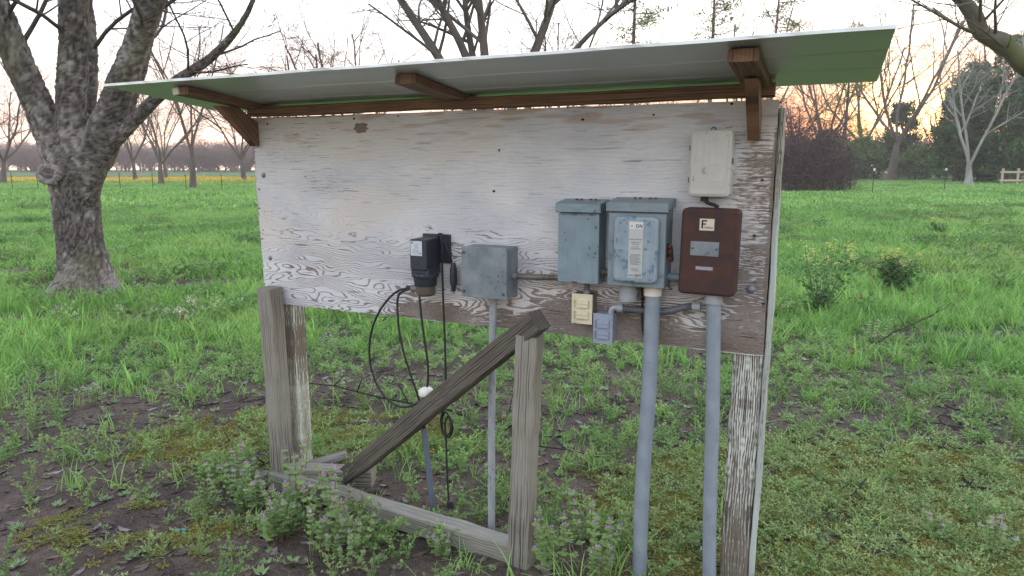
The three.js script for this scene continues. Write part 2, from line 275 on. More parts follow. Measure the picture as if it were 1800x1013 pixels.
// ---------- equipment on the board ----------
// painted metal with chips, stains and speckle; tile 0.4 m
function metalTex(seed, base, alt, chip, amount, o = {}) {
  return fit(tex(o.size || 384, o.size || 384, (u, v) => {
    const x = u * 0.4, y = v * 0.4, b = fbm(x * 9, y * 9, seed, 3), f = n3(x * 120, y * 120, seed + 1), g = n3(x * 420, y * 420, seed + 2);
    let c = mixc(base, alt, clamp(0.5 + 1.1 * b + 0.18 * f + (o.grain || 0.08) * g));
    const k = sstep(1 - amount, 1 - amount + 0.08, 0.5 + 0.75 * fbm(x * 34, y * 30, seed + 4, 3) + 0.55 * b); c = mixc(c, chip, k * 0.85);
    const run = sstep(0.55, 0.8, n3(x * 60, y * 4, seed + 6)); c = mixc(c, chip, 0.18 * run);
    return [...c, 0.5 + 0.1 * g + 0.12 * f - 0.25 * k];
  }), 2.5, 2.5);
}
const mMat = (t, rough, metal, bump = 0.0006) => std({ map: t.map, bumpMap: t.bump, bumpScale: bump, roughness: rough, metalness: metal });
const greyPaint = mMat(metalTex(1, S(128, 147, 155), S(116, 135, 144), S(84, 90, 92), 0.12), 0.5, 0.1);
const switchPaint = mMat(metalTex(2, S(130, 144, 150), S(118, 133, 141), S(98, 112, 121), 0.16), 0.5, 0.1);
const coverPaint = mMat(metalTex(3, S(148, 162, 170), S(124, 144, 157), S(98, 118, 132), 0.26), 0.5, 0.12);
const galv = mMat(metalTex(4, S(138, 147, 152), S(114, 124, 131), S(102, 105, 106), 0.10, { grain: 0.35 }), 0.48, 0.3);
const rust = mMat(metalTex(5, S(76, 49, 40), S(58, 42, 38), S(56, 46, 50), 0.30, { grain: 0.3 }), 0.72, 0.15, 0.0012);
const rustEdge = mMat(metalTex(6, S(124, 66, 36), S(84, 46, 32), S(150, 90, 50), 0.3, { grain: 0.3, size: 256 }), 0.8, 0.1, 0.001);
const beige = mMat(metalTex(7, S(194, 193, 187), S(184, 183, 178), S(150, 146, 134), 0.08, { size: 256 }), 0.45, 0);
const ivory = mMat(metalTex(8, S(214, 206, 176), S(200, 192, 164), S(150, 140, 112), 0.12, { size: 256 }), 0.55, 0);
const blueGrey = mMat(metalTex(9, S(146, 156, 172), S(136, 147, 163), S(100, 108, 120), 0.08, { size: 256 }), 0.55, 0);
const pvc = mMat(metalTex(10, S(140, 151, 160), S(128, 139, 149), S(126, 132, 140), 0.05, { size: 256, grain: 0.22 }), 0.5, 0);
const pvcLight = mMat(metalTex(11, S(158, 164, 168), S(144, 150, 154), S(120, 120, 116), 0.10, { size: 256 }), 0.5, 0);
const ironPipe = mMat(metalTex(12, S(122, 112, 106), S(104, 98, 96), S(96, 76, 60), 0.22, { size: 256 }), 0.6, 0.35);
const blackPl = std({ color: rgb(S(44, 50, 60)), roughness: 0.45 }), blackRub = std({ color: rgb(S(28, 29, 32)), roughness: 0.55 });
const capWhite = std({ color: rgb(S(220, 214, 202)), roughness: 0.5 }), screwM = std({ color: rgb(S(92, 92, 90)), roughness: 0.45, metalness: 0.7 }), darkM = std({ color: rgb(S(52, 40, 38)), roughness: 0.7, metalness: 0.3 });
const flexM = std({ color: rgb(S(104, 108, 114)), roughness: 0.5, metalness: 0.1 });

// box with planar uv in metres so the paint keeps its size
function box(w, h, d, r = 0.004, seg = 2) {
  const g = new RoundedBoxGeometry(w, h, d, seg, r), p = g.attributes.position, n = g.attributes.normal, uv = g.attributes.uv;
  for (let i = 0; i < p.count; i++) { const ax = Math.abs(n.getX(i)), ay = Math.abs(n.getY(i)), az = Math.abs(n.getZ(i)); if (az >= ax && az >= ay) uv.setXY(i, p.getX(i) + w, p.getY(i) + h); else if (ax >= ay) uv.setXY(i, p.getZ(i) + 0.37, p.getY(i) + h); else uv.setXY(i, p.getX(i) + w, p.getZ(i) + 0.61); }
  return g;
}
// a rounded-corner slab (rounded in the face plane) lying in xy, thickness along +z
function slab(w, h, d, r, bev = 0.003, seg = 3) {
  const s = new THREE.Shape(), a = w / 2 - bev, b = h / 2 - bev; r = Math.max(0.001, r - bev);
  s.moveTo(-a + r, -b); s.lineTo(a - r, -b); s.quadraticCurveTo(a, -b, a, -b + r); s.lineTo(a, b - r); s.quadraticCurveTo(a, b, a - r, b); s.lineTo(-a + r, b); s.quadraticCurveTo(-a, b, -a, b - r); s.lineTo(-a, -b + r); s.quadraticCurveTo(-a, -b, -a + r, -b);
  const g = new THREE.ExtrudeGeometry(s, { depth: Math.max(0.0005, d - 2 * bev), bevelEnabled: true, bevelSize: bev, bevelThickness: bev, bevelSegments: seg, curveSegments: 8 }); g.translate(0, 0, bev); return g;
}
const cyl = (r, l, s = 20, r2 = r) => new THREE.CylinderGeometry(r2, r, l, s);
function decal(w, h, px, draw, parent, pos, name, rough = 0.5, extra = {}) {
  const c = document.createElement('canvas'); c.width = px; c.height = Math.round(px * h / w); const x = c.getContext('2d'); draw(x, c.width, c.height);
  const t = new THREE.CanvasTexture(c); t.colorSpace = THREE.SRGBColorSpace; t.magFilter = THREE.LinearFilter;
  const g = new THREE.BoxGeometry(w, h, 0.0008), m = new THREE.MeshStandardMaterial({ map: t, roughness: rough, ...extra }); return mesh(name, g, m, parent, pos);
}
const grimy = (x, w, h, n, col, seed) => { const r = rngOf(seed); x.fillStyle = col; for (let i = 0; i < n; i++) { x.globalAlpha = 0.08 + 0.25 * r(); x.beginPath(); x.ellipse(r() * w, r() * h, 1 + r() * w * 0.03, 1 + r() * w * 0.015, r() * 3, 0, 7); x.fill(); } x.globalAlpha = 1; };
const tinyText = (x, x0, y0, w, rows, lh, col, seed) => { const r = rngOf(seed); x.fillStyle = col; for (let k = 0; k < rows; k++) { let p = x0 + r() * w * 0.12; const e = x0 + w * (0.72 + 0.28 * r()); while (p < e) { const l = (0.3 + r()) * lh * 1.1; x.fillRect(p, y0 + k * lh, Math.min(l, e - p), lh * 0.42); p += l + lh * 0.35; } } };

// grey junction box with screws
{
  const t = onBoard('junction_box', 'square galvanised junction box with four cover screws on a thin conduit', 'junction box', 1.34, 1.105, 0);
  mesh('body', box(0.204, 0.211, 0.112, 0.003), galv, t, [0, 0.106, 0.057]);
  mesh('cover', box(0.210, 0.216, 0.008, 0.002), galv, t, [0, 0.107, 0.1175]);
  for (const [x, y] of [[-0.094, 0.188], [0.092, 0.186], [-0.094, 0.024], [0.090, 0.022]]) { const s = mesh('screw', cyl(0.0062, 0.004, 12), x > 0 && y > 0.1 ? galv : screwM, t, [x, y, 0.1225]); s.rotation.x = Math.PI / 2; }
  const c = mesh('connector', cyl(0.0165, 0.018, 8), galv, t, [0.112, 0.09, 0.05]); c.rotation.z = Math.PI / 2;
  const p = bw(1.352, 1.105, 0.058), q = V(-0.094, -0.1, -2.86);
  const cd = mesh('conduit', pipeGeo([p, p.clone().lerp(q, 0.5).add(V(-0.003, 0, 0)), q], 0.0165, 30), pvcLight, scene);
  tag(cd, 'thin pale grey conduit rising from the ground to the junction box', 'conduit');
  const col = mesh('collar', cyl(0.0215, 0.024, 16), pvcLight, t, [0.012, -0.010, 0.058]);
  const b = mesh('linking_pipe', pipeGeo([bw(1.458, 1.196, 0.05), bw(1.52, 1.197, 0.05), bw(1.60, 1.20, 0.045), bw(1.672, 1.203, 0.045)], 0.0125, 30), ironPipe, scene);
  tag(b, 'short weathered metal pipe joining junction box and plain grey cabinet', 'pipe');
}
// the two blue-grey cabinets with rain hoods
function hoodBox(t, w, h, d, mat) {
  mesh('body', box(w, h, d - 0.014, 0.003), mat, t, [0, h / 2, (d - 0.014) / 2]);
  mesh('door', box(w + 0.004, h - 0.038, 0.013, 0.003), mat, t, [0, (h - 0.038) / 2 + 0.002, d - 0.0065]);
  const s = new THREE.Shape(); s.moveTo(0, 0.012); s.lineTo(0, 0.03); s.lineTo(d + 0.012, 0.016); s.lineTo(d + 0.012, -0.016); s.lineTo(d + 0.009, -0.016); s.lineTo(d + 0.009, 0.008); s.lineTo(0.0, 0.012); // cross-section of the hood
  const g = new THREE.ExtrudeGeometry(s, { depth: w + 0.014, bevelEnabled: false }); g.rotateY(-Math.PI / 2); g.translate((w + 0.014) / 2, h - 0.014, 0);
  const hood = mesh('hood', g, mat, t);
  for (const sx of [-1, 1]) { const q = new THREE.Shape(); q.moveTo(0, 0.03); q.lineTo(d + 0.012, 0.016); q.lineTo(d + 0.012, -0.018); q.lineTo(d - 0.03, -0.022); q.lineTo(d - 0.045, -0.004); q.lineTo(0, -0.002); const e = new THREE.ExtrudeGeometry(q, { depth: 0.0022, bevelEnabled: false }); e.rotateY(-Math.PI / 2); e.translate(sx * (w + 0.014) / 2 + (sx > 0 ? 0.0024 : -0.0002), h - 0.014, 0); mesh('hood_cheek', e, mat, hood); }
  for (const x of [-0.028, -0.008, 0.03, 0.05]) { const k = mesh('knockout_screw', cyl(0.006, 0.006, 10), rustEdge, hood, [x, h + 0.016, d * 0.45]); }
  return hood;
}
{
  const t = onBoard('plain_cabinet', 'plain blue-grey metal cabinet with a hooded top and blank door', 'electrical box', 1.745, 1.193, 0);
  hoodBox(t, 0.164, 0.312, 0.105, greyPaint);
  const strip = mesh('tape_strip', box(0.15, 0.007, 0.0006, 0.0002), mMat(metalTex(15, S(128, 146, 152), S(98, 108, 112), S(70, 72, 72), 0.4, { size: 256 }), 0.6, 0), t, [0, 0.272, 0.1055]);
  mesh('rust_patch', box(0.022, 0.009, 0.0014, 0.0005), rustEdge, t, [-0.012, 0.004, 0.1055]);
  const c = mesh('side_nipple', cyl(0.013, 0.055, 16), ironPipe, t, [0.108, 0.045, 0.05]); c.rotation.z = Math.PI / 2;
  const l = mesh('lock_ring', cyl(0.018, 0.012, 8), ironPipe, t, [0.09, 0.045, 0.05]); l.rotation.z = Math.PI / 2;
}
{
  const t = onBoard('safety_switch', 'blue-grey safety switch cabinet with worn ON and OFF instruction strip', 'electrical box', 1.982, 1.2, 0);
  hoodBox(t, 0.212, 0.315, 0.132, switchPaint);
  // pressed door panel with soft shoulders
  const pg = slab(0.168, 0.248, 0.024, 0.026, 0.011, 5), p = pg.attributes.position; mesh('raised_panel', pg, coverPaint, t, [0.002, 0.144, 0.1315]);
  const hz = 0.1562;
  decal(0.053, 0.208, 256, (x, w, h) => {
    x.fillStyle = '#b9bcbc'; x.fillRect(0, 0, w, h); x.fillStyle = '#d2d3d2'; x.fillRect(0, 0, w, h * 0.13);
    x.fillStyle = '#16181a'; x.font = 'bold 84px sans-serif'; x.textAlign = 'right'; x.fillText('ON', w - 10, h * 0.105);
    x.textAlign = 'left'; x.font = 'bold 34px sans-serif'; x.fillText('UP', 24, h * 0.09);
    x.textAlign = 'center'; x.font = 'bold 30px sans-serif'; x.fillText('SAFETY SWITCH', w / 2, h * 0.325); x.font = 'bold 24px sans-serif'; x.fillText('GENERAL DUTY', w / 2, h * 0.375); x.fillText('ENCLOSED', w / 2, h * 0.405); x.font = '20px sans-serif'; x.fillText('FUSED SWITCH', w / 2, h * 0.44);
    tinyText(x, 30, h * 0.46, w - 60, 3, 14, '#3c4042', 4); tinyText(x, 20, h * 0.58, w - 40, 10, 20, '#34383a', 5); tinyText(x, 50, h * 0.83, w - 90, 4, 16, '#44484a', 6);
    x.fillStyle = '#16181a'; x.font = 'bold 32px sans-serif'; x.textAlign = 'left'; x.fillText('DOWN', 6, h * 0.972); x.font = 'bold 70px sans-serif'; x.textAlign = 'right'; x.fillText('OFF', w - 6, h * 0.985);
    grimy(x, w, h, 160, '#8d9498', 9);
  }, t, [0.004, 0.145, hz], 'instruction_strip', 0.4, { metalness: 0.3 });
  const lv = mesh('lever_bracket', box(0.004, 0.052, 0.03, 0.001), darkM, t, [0.109, 0.140, 0.085]);
  const arm = mesh('switch_lever', slab(0.016, 0.06, 0.012, 0.006, 0.002), darkM, t, [0.121, 0.128, 0.082]); arm.rotation.z = 0.1;
  for (const y of [0.112, 0.138, 0.158]) { const k = mesh('lever_pin', cyl(0.006, 0.012, 10), rustEdge, t, [0.118, y, 0.094]); k.rotation.x = Math.PI / 2; }
  const s = mesh('hood_screw', cyl(0.005, 0.004, 10), darkM, t, [0.114, 0.29, 0.11]); s.rotation.z = Math.PI / 2;
  const nip = mesh('side_nipple', cyl(0.016, 0.05, 16), greyPaint, t, [0.125, 0.035, 0.045]); nip.rotation.z = Math.PI / 2;
  mesh('bottom_hub', cyl(0.0365, 0.062, 24), pvcLight, t, [-0.043, -0.034, 0.06]);
  mesh('door_latch', box(0.016, 0.007, 0.008, 0.001), darkM, t, [0.012, -0.002, 0.137]);
}
// rusty starter enclosure
{
  const t = onBoard('motor_starter', 'rust-covered starter enclosure with a maker plate and blank metal plate', 'electrical box', 2.238, 1.187, 0); t.rotation.z = -0.012;
  mesh('back_box', box(0.19, 0.30, 0.07, 0.006), greyPaint, t, [-0.002, 0.156, 0.035]);
  const cg = slab(0.202, 0.314, 0.085, 0.020, 0.012, 5); mesh('cover', cg, rust, t, [0.002, 0.157, 0.037]);
  const ring = new Geo(), pts = [], a = 0.096, b = 0.152, cr = 0.016; for (const [cx, cy, s] of [[a - cr, b - cr, 0], [-a + cr, b - cr, 1], [-a + cr, -b + cr, 2], [a - cr, -b + cr, 3]]) for (let k = 0; k <= 6; k++) { const q = (s + k / 6) * Math.PI / 2; pts.push(V(cx + Math.cos(q) * cr, cy + Math.sin(q) * cr, 0)); } pts.push(pts[0].clone());
  ring.tube(pts, pts.map(() => 0.0028), 6); mesh('rim', ring.build(), rustEdge, t, [0.002, 0.157, 0.112]);
  const F = 0.1222;
  decal(0.052, 0.043, 256, (x, w, h) => { x.fillStyle = '#cfc6b4'; x.fillRect(0, 0, w, h); x.fillStyle = '#10131c'; x.fillRect(34, 26, 30, 150); x.fillRect(34, 26, 96, 28); x.fillRect(34, 84, 78, 26); x.font = 'bold 50px sans-serif'; x.save(); x.scale(0.82, 1); x.fillText('FURNAS', 92, 176); x.restore(); x.strokeStyle = '#a09070'; x.lineWidth = 5; x.strokeRect(3, 3, w - 6, h - 6); grimy(x, w, h, 60, '#9a8466', 3); }, t, [-0.008, 0.257, F], 'maker_plate', 0.5);
  const pl = mesh('blank_plate', box(0.100, 0.052, 0.003, 0.001), galv, t, [-0.011, 0.170, F + 0.001]);
  for (const x of [-0.042, 0.042]) { const s = mesh('screw', cyl(0.0042, 0.003, 10), screwM, pl, [x, 0, 0.002]); s.rotation.x = Math.PI / 2; }
  mesh('slot_frame', box(0.066, 0.018, 0.003, 0.001), rustEdge, t, [-0.008, 0.098, F]); mesh('slot_tab', box(0.060, 0.012, 0.006, 0.0015), blueGrey, t, [-0.008, 0.099, F + 0.001]);
}
// beige time switch above it
{
  const t = onBoard('time_switch', 'beige plastic timer enclosure with side latches and embossed lettering', 'electrical box', 2.226, 1.54, 0);
  mesh('back_box', slab(0.136, 0.228, 0.05, 0.016, 0.004), beige, t, [0.006, 0.118, 0]);
  mesh('cover', slab(0.144, 0.236, 0.036, 0.017, 0.007, 4), beige, t, [0.001, 0.118, 0.045]);
  mesh('raised_face', slab(0.126, 0.218, 0.006, 0.013, 0.002), beige, t, [-0.002, 0.118, 0.0785]);
  const { Font } = await import('three/addons/loaders/FontLoader.js').then(async m => ({ Font: await new m.FontLoader().loadAsync('fonts/droid/droid_sans_bold.typeface.json') }));
  const { TextGeometry } = await import('three/addons/geometries/TextGeometry.js');
  const tg = new TextGeometry('INTERMATIC', { font: Font, size: 0.0105, depth: 0.0012, curveSegments: 3 }); tg.computeBoundingBox(); tg.translate(-tg.boundingBox.max.x / 2, 0, 0);
  mesh('embossed_lettering', tg, beige, t, [0.0, 0.037, 0.0843]);
  const fr = new Geo(), f = [V(-0.052, -0.006, 0), V(0.052, -0.006, 0), V(0.052, 0.018, 0), V(-0.052, 0.018, 0), V(-0.052, -0.006, 0)]; fr.tube(f, f.map(() => 0.0011), 5); mesh('embossed_frame', fr.build(), beige, t, [0, 0.036, 0.0845]);
  for (const [x, y] of [[0.074, 0.128], [-0.074, 0.06], [-0.074, 0.175]]) { const l = mesh('latch', box(0.007, 0.02, 0.014, 0.001), screwM, t, [x, y, 0.055]); }
  mesh('hasp', box(0.01, 0.016, 0.004, 0.001), beige, t, [0.077, 0.102, 0.05]);
  const h = mesh('hanger_tab', new THREE.TorusGeometry(0.008, 0.0025, 6, 14), screwM, t, [0.0, 0.239, 0.03]);
  mesh('cable_gland', cyl(0.014, 0.02, 12), blackRub, t, [-0.018, -0.008, 0.045]);
  const k = mesh('flex_tail', pipeGeo([V(-0.022, -0.01, 0.045), V(-0.005, -0.022, 0.05), V(0.02, -0.030, 0.05), V(0.034, -0.038, 0.05)], 0.0065, 16, 8), blackRub, t);
}
// two weatherproof outlets
function outlet(t, w, h, d, mat, flapMat) {
  mesh('body', box(w, h, d, 0.003), mat, t, [0, h / 2, d / 2]); mesh('cover_plate', box(w + 0.005, h + 0.005, 0.006, 0.0015), flapMat, t, [0, h / 2, d + 0.001]);
  for (const y of [0.30, 0.68]) { const f = mesh('flap', box(w * 0.66, h * 0.29, 0.009, 0.003), flapMat, t, [0.002, h * y, d + 0.008]); mesh('ridge', box(w * 0.58, 0.003, 0.004, 0.001), flapMat, f, [0, h * 0.02, 0.0055]); const e = mesh('hinge', cyl(0.0028, h * 0.24, 8), flapMat, t, [-w * 0.40, h * y, d + 0.0075]); }
}
{
  const a = onBoard('ivory_outlet', 'ivory weatherproof double outlet hanging beneath the plain cabinet', 'outlet', 1.752, 1.025, 0); outlet(a, 0.082, 0.118, 0.062, mMat(metalTex(18, S(120, 118, 108), S(104, 102, 94), S(80, 74, 64), 0.2, { size: 256 }), 0.6, 0.1), ivory);
  mesh('riser', cyl(0.011, 0.06, 14), ironPipe, a, [0.012, 0.142, 0.04]); mesh('riser_collar', cyl(0.015, 0.02, 14), galv, a, [0.012, 0.123, 0.04]);
  const b = onBoard('grey_outlet', 'blue-grey weatherproof double outlet overlapping the lower edge of the board', 'outlet', 1.842, 0.952, 0); outlet(b, 0.076, 0.118, 0.066, blueGrey, blueGrey);
  const g = pipeGeo([V(0.022, 0.118, 0.034), V(0.024, 0.132, 0.034), V(0.034, 0.142, 0.034), V(0.052, 0.143, 0.034)], 0.0115, 16, 12); mesh('elbow', g, pvcLight, b);
  const c = mesh('elbow_collar', cyl(0.0175, 0.024, 14), pvcLight, b, [0.060, 0.1435, 0.034]); c.rotation.z = Math.PI / 2;
}
// ribbed flexible conduit to the starter
{
  const pts = curve([bw(1.914, 1.0955, 0.036), bw(1.96, 1.094, 0.038), bw(2.03, 1.093, 0.032), bw(2.10, 1.102, 0.033), bw(2.165, 1.125, 0.04), bw(2.20, 1.128, 0.042)], 240), g = new Geo(); g.tube(pts, pts.map((_, i) => 0.0125 + 0.0016 * Math.sin(i * 1.55)), 12);
  const t = thing('flexible_conduit', 'ribbed grey flexible conduit passing behind the wide pipe to the starter', 'conduit'); mesh('ribbed_tube', g.build(), flexM, t);
  const c = mesh('end_connector', cyl(0.0185, 0.030, 14), pvcLight, t, bw(2.198, 1.128, 0.042).toArray()); c.rotation.set(0, -A, Math.PI / 2);
}
// the two wide conduits rising from the ground
{
  const A1 = bw(2.037, 1.196, 0.066), B1 = V(0.528, -0.12, -2.575);
  const t = thing('wide_conduit', 'wide grey conduit with a white coupling running down from the safety switch', 'conduit'); mesh('pipe', pipeGeo([A1, A1.clone().lerp(B1, 0.3).add(V(0.002, 0, 0)), A1.clone().lerp(B1, 0.62).add(V(-0.006, 0, 0)), B1], 0.0295, 40, 22), pvc, t);
  mesh('coupling', cyl(0.0345, 0.034, 22), capWhite, t, A1.clone().add(V(-0.001, -0.016, 0)).toArray());
  const A2 = bw(2.262, 1.19, 0.07), B2 = V(0.800, -0.12, -2.495);
  const t2 = thing('wide_conduit', 'wide grey conduit rising from the ground into the rusty starter', 'conduit'); mesh('pipe', pipeGeo([A2, A2.clone().lerp(B2, 0.35).add(V(0.002, 0, 0)), A2.clone().lerp(B2, 0.7).add(V(-0.003, 0, 0)), B2], 0.0265, 40, 22), pvc, t2);
  mesh('coupling', cyl(0.0335, 0.036, 22), pvcLight, t2, A2.clone().add(V(0, -0.02, 0)).toArray());
  const w = mesh('thin_wire', pipeGeo([bw(1.985, 1.198, 0.05), bw(1.985, 1.15, 0.02), bw(1.982, 1.08, 0.006), bw(1.986, 1.01, 0.004), bw(2.004, 0.95, 0.01), bw(2.0, 0.7, 0.018), bw(1.99, 0.4, 0.02), bw(1.985, 0.05, 0.02)], 0.0042, 80, 7), std({ color: rgb(S(58, 52, 48)), roughness: 0.7 }), scene);
  tag(w, 'thin dark wire hanging below the safety switch beside the wide pipe', 'wire');
  const st = mesh('wire_staple', box(0.018, 0.004, 0.004, 0.001), darkM, scene, bw(1.985, 1.135, 0.012).toArray()); tag(st, 'small rusty staple pinning the thin wire to the board', 'staple');
}
// ---------- black controller, its hoses and cables ----------
{
  const t = onBoard('pump_controller', 'black plastic controller with ribbed collar and clear cup on the board', 'controller', 1.045, 1.0, 0);
  mesh('wall_plate', box(0.142, 0.13, 0.010, 0.003), blackPl, t, [0.004, 0.288, 0.006]);
  mesh('plate_slot', box(0.010, 0.016, 0.004, 0.001), blackRub, t, [0.03, 0.35, 0.010]);
  const X = -0.018, Z = 0.078;
  mesh('housing', slab(0.084, 0.135, 0.118, 0.010, 0.005), blackPl, t, [X, 0.272, 0.012]);
  mesh('housing_skirt', slab(0.092, 0.034, 0.10, 0.008, 0.004), blackPl, t, [X + 0.003, 0.196, 0.022]);
  const lathe = (pr, mat, name) => { const g = new THREE.LatheGeometry(pr.map(([r, y]) => new THREE.Vector2(r, y)), 40); return mesh(name, g, mat, t, [X + 0.003, 0, Z]); };
  lathe([[0.0, 0.19], [0.05, 0.19], [0.0565, 0.186], [0.058, 0.178], [0.0565, 0.170], [0.052, 0.167], [0.052, 0.150], [0.049, 0.147], [0.048, 0.132], [0.045, 0.13], [0, 0.13]], blackPl, 'collar');
  for (let k = 0; k < 14; k++) { const a = k / 14 * 2 * Math.PI; const r = mesh('collar_rib', box(0.006, 0.016, 0.004, 0.001), blackPl, t, [X + 0.003 + Math.sin(a) * 0.0578, 0.178, Z + Math.cos(a) * 0.0578]); r.rotation.y = a; }
  for (let k = 0; k < 10; k++) { const a = k / 10 * 2 * Math.PI; const r = mesh('cup_rib', box(0.004, 0.018, 0.004, 0.001), blackPl, t, [X + 0.003 + Math.sin(a) * 0.049, 0.139, Z + Math.cos(a) * 0.049]); r.rotation.y = a; }
  const cup = new THREE.MeshPhysicalMaterial({ color: rgb(S(128, 118, 102)), roughness: 0.35, transmission: 0.55, thickness: 0.0, side: THREE.DoubleSide });
  lathe([[0.044, 0.131], [0.0445, 0.098], [0.040, 0.089], [0.034, 0.085], [0, 0.084]], cup, 'clear_cup');
  lathe([[0, 0.097], [0.036, 0.097], [0.037, 0.088], [0, 0.087]], std({ color: rgb(S(70, 68, 62)), roughness: 0.6 }), 'cup_base');
  const port = mesh('outlet_port', cyl(0.016, 0.04, 14), std({ color: rgb(S(112, 106, 96)), roughness: 0.4 }), t, [X - 0.048, 0.112, Z]); port.rotation.z = Math.PI / 2;
  const tee = mesh('hose_fitting', cyl(0.0095, 0.03, 12), blackRub, t, [X - 0.08, 0.114, Z]); tee.rotation.z = Math.PI / 2;
  decal(0.058, 0.064, 256, (x, w, h) => { x.fillStyle = '#c3cad0'; x.fillRect(0, 0, w, h); x.strokeStyle = '#12151a'; x.lineWidth = 11; x.beginPath(); x.arc(46, 34, 19, 0.4, 5.2); x.stroke(); x.fillStyle = '#12151a'; x.beginPath(); x.arc(38, 28, 9, 0, 7); x.fill(); tinyText(x, 96, 58, 90, 5, 18, '#6f787f', 2); tinyText(x, 34, 158, 190, 6, 16, '#7a838a', 3); x.fillStyle = '#2a3036'; x.fillRect(196, 232, 46, 16); }, t, [X - 0.008, 0.300, 0.1305], 'rating_label', 0.4);
  mesh('indicator', box(0.004, 0.012, 0.002, 0.0005), blackRub, t, [X - 0.003, 0.232, 0.1305]);
}
const hose = (name, label, cat, px, r, n = 90, mat = blackRub) => tag(mesh(name, pipeGeo(px.map(a => bw(...a)), r, n, 8), mat, scene), label, cat);
hose('looped_hose', 'thin black hose making one wide loop below the controller', 'hose', [[0.95, 1.114, 0.08], [0.90, 1.10, 0.10], [0.84, 1.045, 0.115], [0.775, 0.94, 0.12], [0.742, 0.82, 0.115], [0.742, 0.72, 0.105], [0.772, 0.635, 0.10], [0.83, 0.575, 0.10], [0.90, 0.555, 0.10], [0.965, 0.575, 0.10], [1.003, 0.60, 0.09], [1.02, 0.62, 0.085]], 0.0052);
hose('straight_hose', 'thin black hose running down from the controller into the leaning dark pipe', 'hose', [[0.955, 1.110, 0.085], [0.905, 1.085, 0.10], [0.897, 0.98, 0.105], [0.915, 0.85, 0.105], [0.952, 0.72, 0.10], [0.985, 0.60, 0.085], [1.0, 0.49, 0.075], [1.004, 0.42, 0.07]], 0.0052);
{
  const t = thing('capped_hose', 'thin black hose hanging from the clear cup with a white cap', 'hose');
  mesh('tube', pipeGeo([[1.0, 1.085, 0.085], [1.008, 1.03, 0.09], [1.02, 0.93, 0.092], [1.038, 0.80, 0.092], [1.04, 0.72, 0.09], [1.032, 0.665, 0.088]].map(a => bw(...a)), 0.005, 60, 8), blackRub, t);
  const c = new THREE.LatheGeometry([[0, 0.014], [0.022, 0.013], [0.03, 0.008], [0.034, 0], [0.034, -0.014], [0.031, -0.02], [0, -0.02]].map(a => new THREE.Vector2(...a)), 24); const m = mesh('white_cap', c, capWhite, t, bw(1.024, 0.645, 0.088).toArray()); m.rotation.z = 0.12;
}
hose('leaning_pipe', 'slim dark grey pipe leaning out of the ground below the hoses', 'pipe', [[0.998, 0.46, 0.072], [1.005, 0.3, 0.055], [1.014, -0.06, 0.02]], 0.0135, 30, std({ color: rgb(S(92, 102, 116)), roughness: 0.5 }));
{
  const t = thing('power_cord', 'black power cord hanging coiled below the controller with a plug end', 'cord');
  const f = Q => Q.map(a => bw(...a));
  mesh('cord', pipeGeo(f([[1.072, 1.345, 0.03], [1.085, 1.36, 0.045], [1.098, 1.33, 0.05], [1.10, 1.2, 0.05], [1.102, 1.05, 0.05], [1.106, 0.9, 0.05], [1.108, 0.78, 0.05], [1.107, 0.66, 0.05]]), 0.0048, 80, 8), blackRub, t);
  mesh('coil', pipeGeo(f([[1.107, 0.66, 0.05], [1.10, 0.58, 0.055], [1.085, 0.50, 0.06], [1.10, 0.435, 0.06], [1.13, 0.45, 0.06], [1.13, 0.51, 0.055], [1.105, 0.545, 0.05], [1.083, 0.51, 0.045], [1.088, 0.44, 0.045], [1.118, 0.425, 0.05], [1.14, 0.47, 0.05], [1.122, 0.53, 0.055], [1.108, 0.50, 0.06], [1.11, 0.40, 0.06], [1.112, 0.25, 0.06], [1.118, 0.12, 0.06]]), 0.0048, 140, 8), blackRub, t);
  mesh('plug', slab(0.03, 0.036, 0.024, 0.006, 0.004), blackRub, t, bw(1.12, 0.10, 0.05).toArray());
  mesh('short_lead', pipeGeo(f([[1.085, 1.35, 0.03], [1.11, 1.33, 0.05], [1.138, 1.27, 0.05], [1.145, 1.235, 0.04]]), 0.004, 30, 8), blackRub, t);
  const g = new THREE.LatheGeometry([[0, 0.058], [0.010, 0.056], [0.0125, 0.04], [0.0155, 0.03], [0.0165, -0.03], [0.012, -0.045], [0.008, -0.07], [0, -0.072]].map(a => new THREE.Vector2(...a)), 16); mesh('inline_connector', g, blackPl, t, bw(1.148, 1.175, 0.036).toArray());
}
// ---------- loose grey timbers ----------
const qa = new THREE.Quaternion();
function beam(name, label, a, b, w, d, mat, seed, roll = 0) {
  const L = a.distanceTo(b), m = mesh(name, timberGeo(L, w, d, 0.006, seed, 0.003), mat, scene); m.position.copy(a);
  const y = b.clone().sub(a).normalize(), x0 = Math.abs(y.y) > 0.9 ? U.clone() : V(0, 1, 0).cross(y).normalize(); const x = x0.addScaledVector(y, -x0.dot(y)).normalize(), z = x.clone().cross(y);
  m.quaternion.setFromRotationMatrix(new THREE.Matrix4().makeBasis(x, y, z)); if (roll) m.quaternion.multiply(qa.setFromAxisAngle(V(0, 1, 0), roll)); return tag(m, label, 'timber');
}
beam('timber_post', 'grey weathered square post overlapping the lower left corner of the board', bw(0.125, -0.2, 0.072), bw(0.117, 1.052, 0.068), 0.089, 0.089, greyWood, 51);
beam('timber_post', 'short grey square post standing in front of the board under the slanting timber', bw(1.545, -0.2, 0.212), bw(1.583, 0.993, 0.205), 0.089, 0.089, greyWood, 52);
beam('slanting_timber', 'dark weathered timber slanting from the ground up across the short post', bw(0.42, 0.035, -0.03), bw(1.628, 1.062, 0.215), 0.082, 0.085, darkWood, 53);
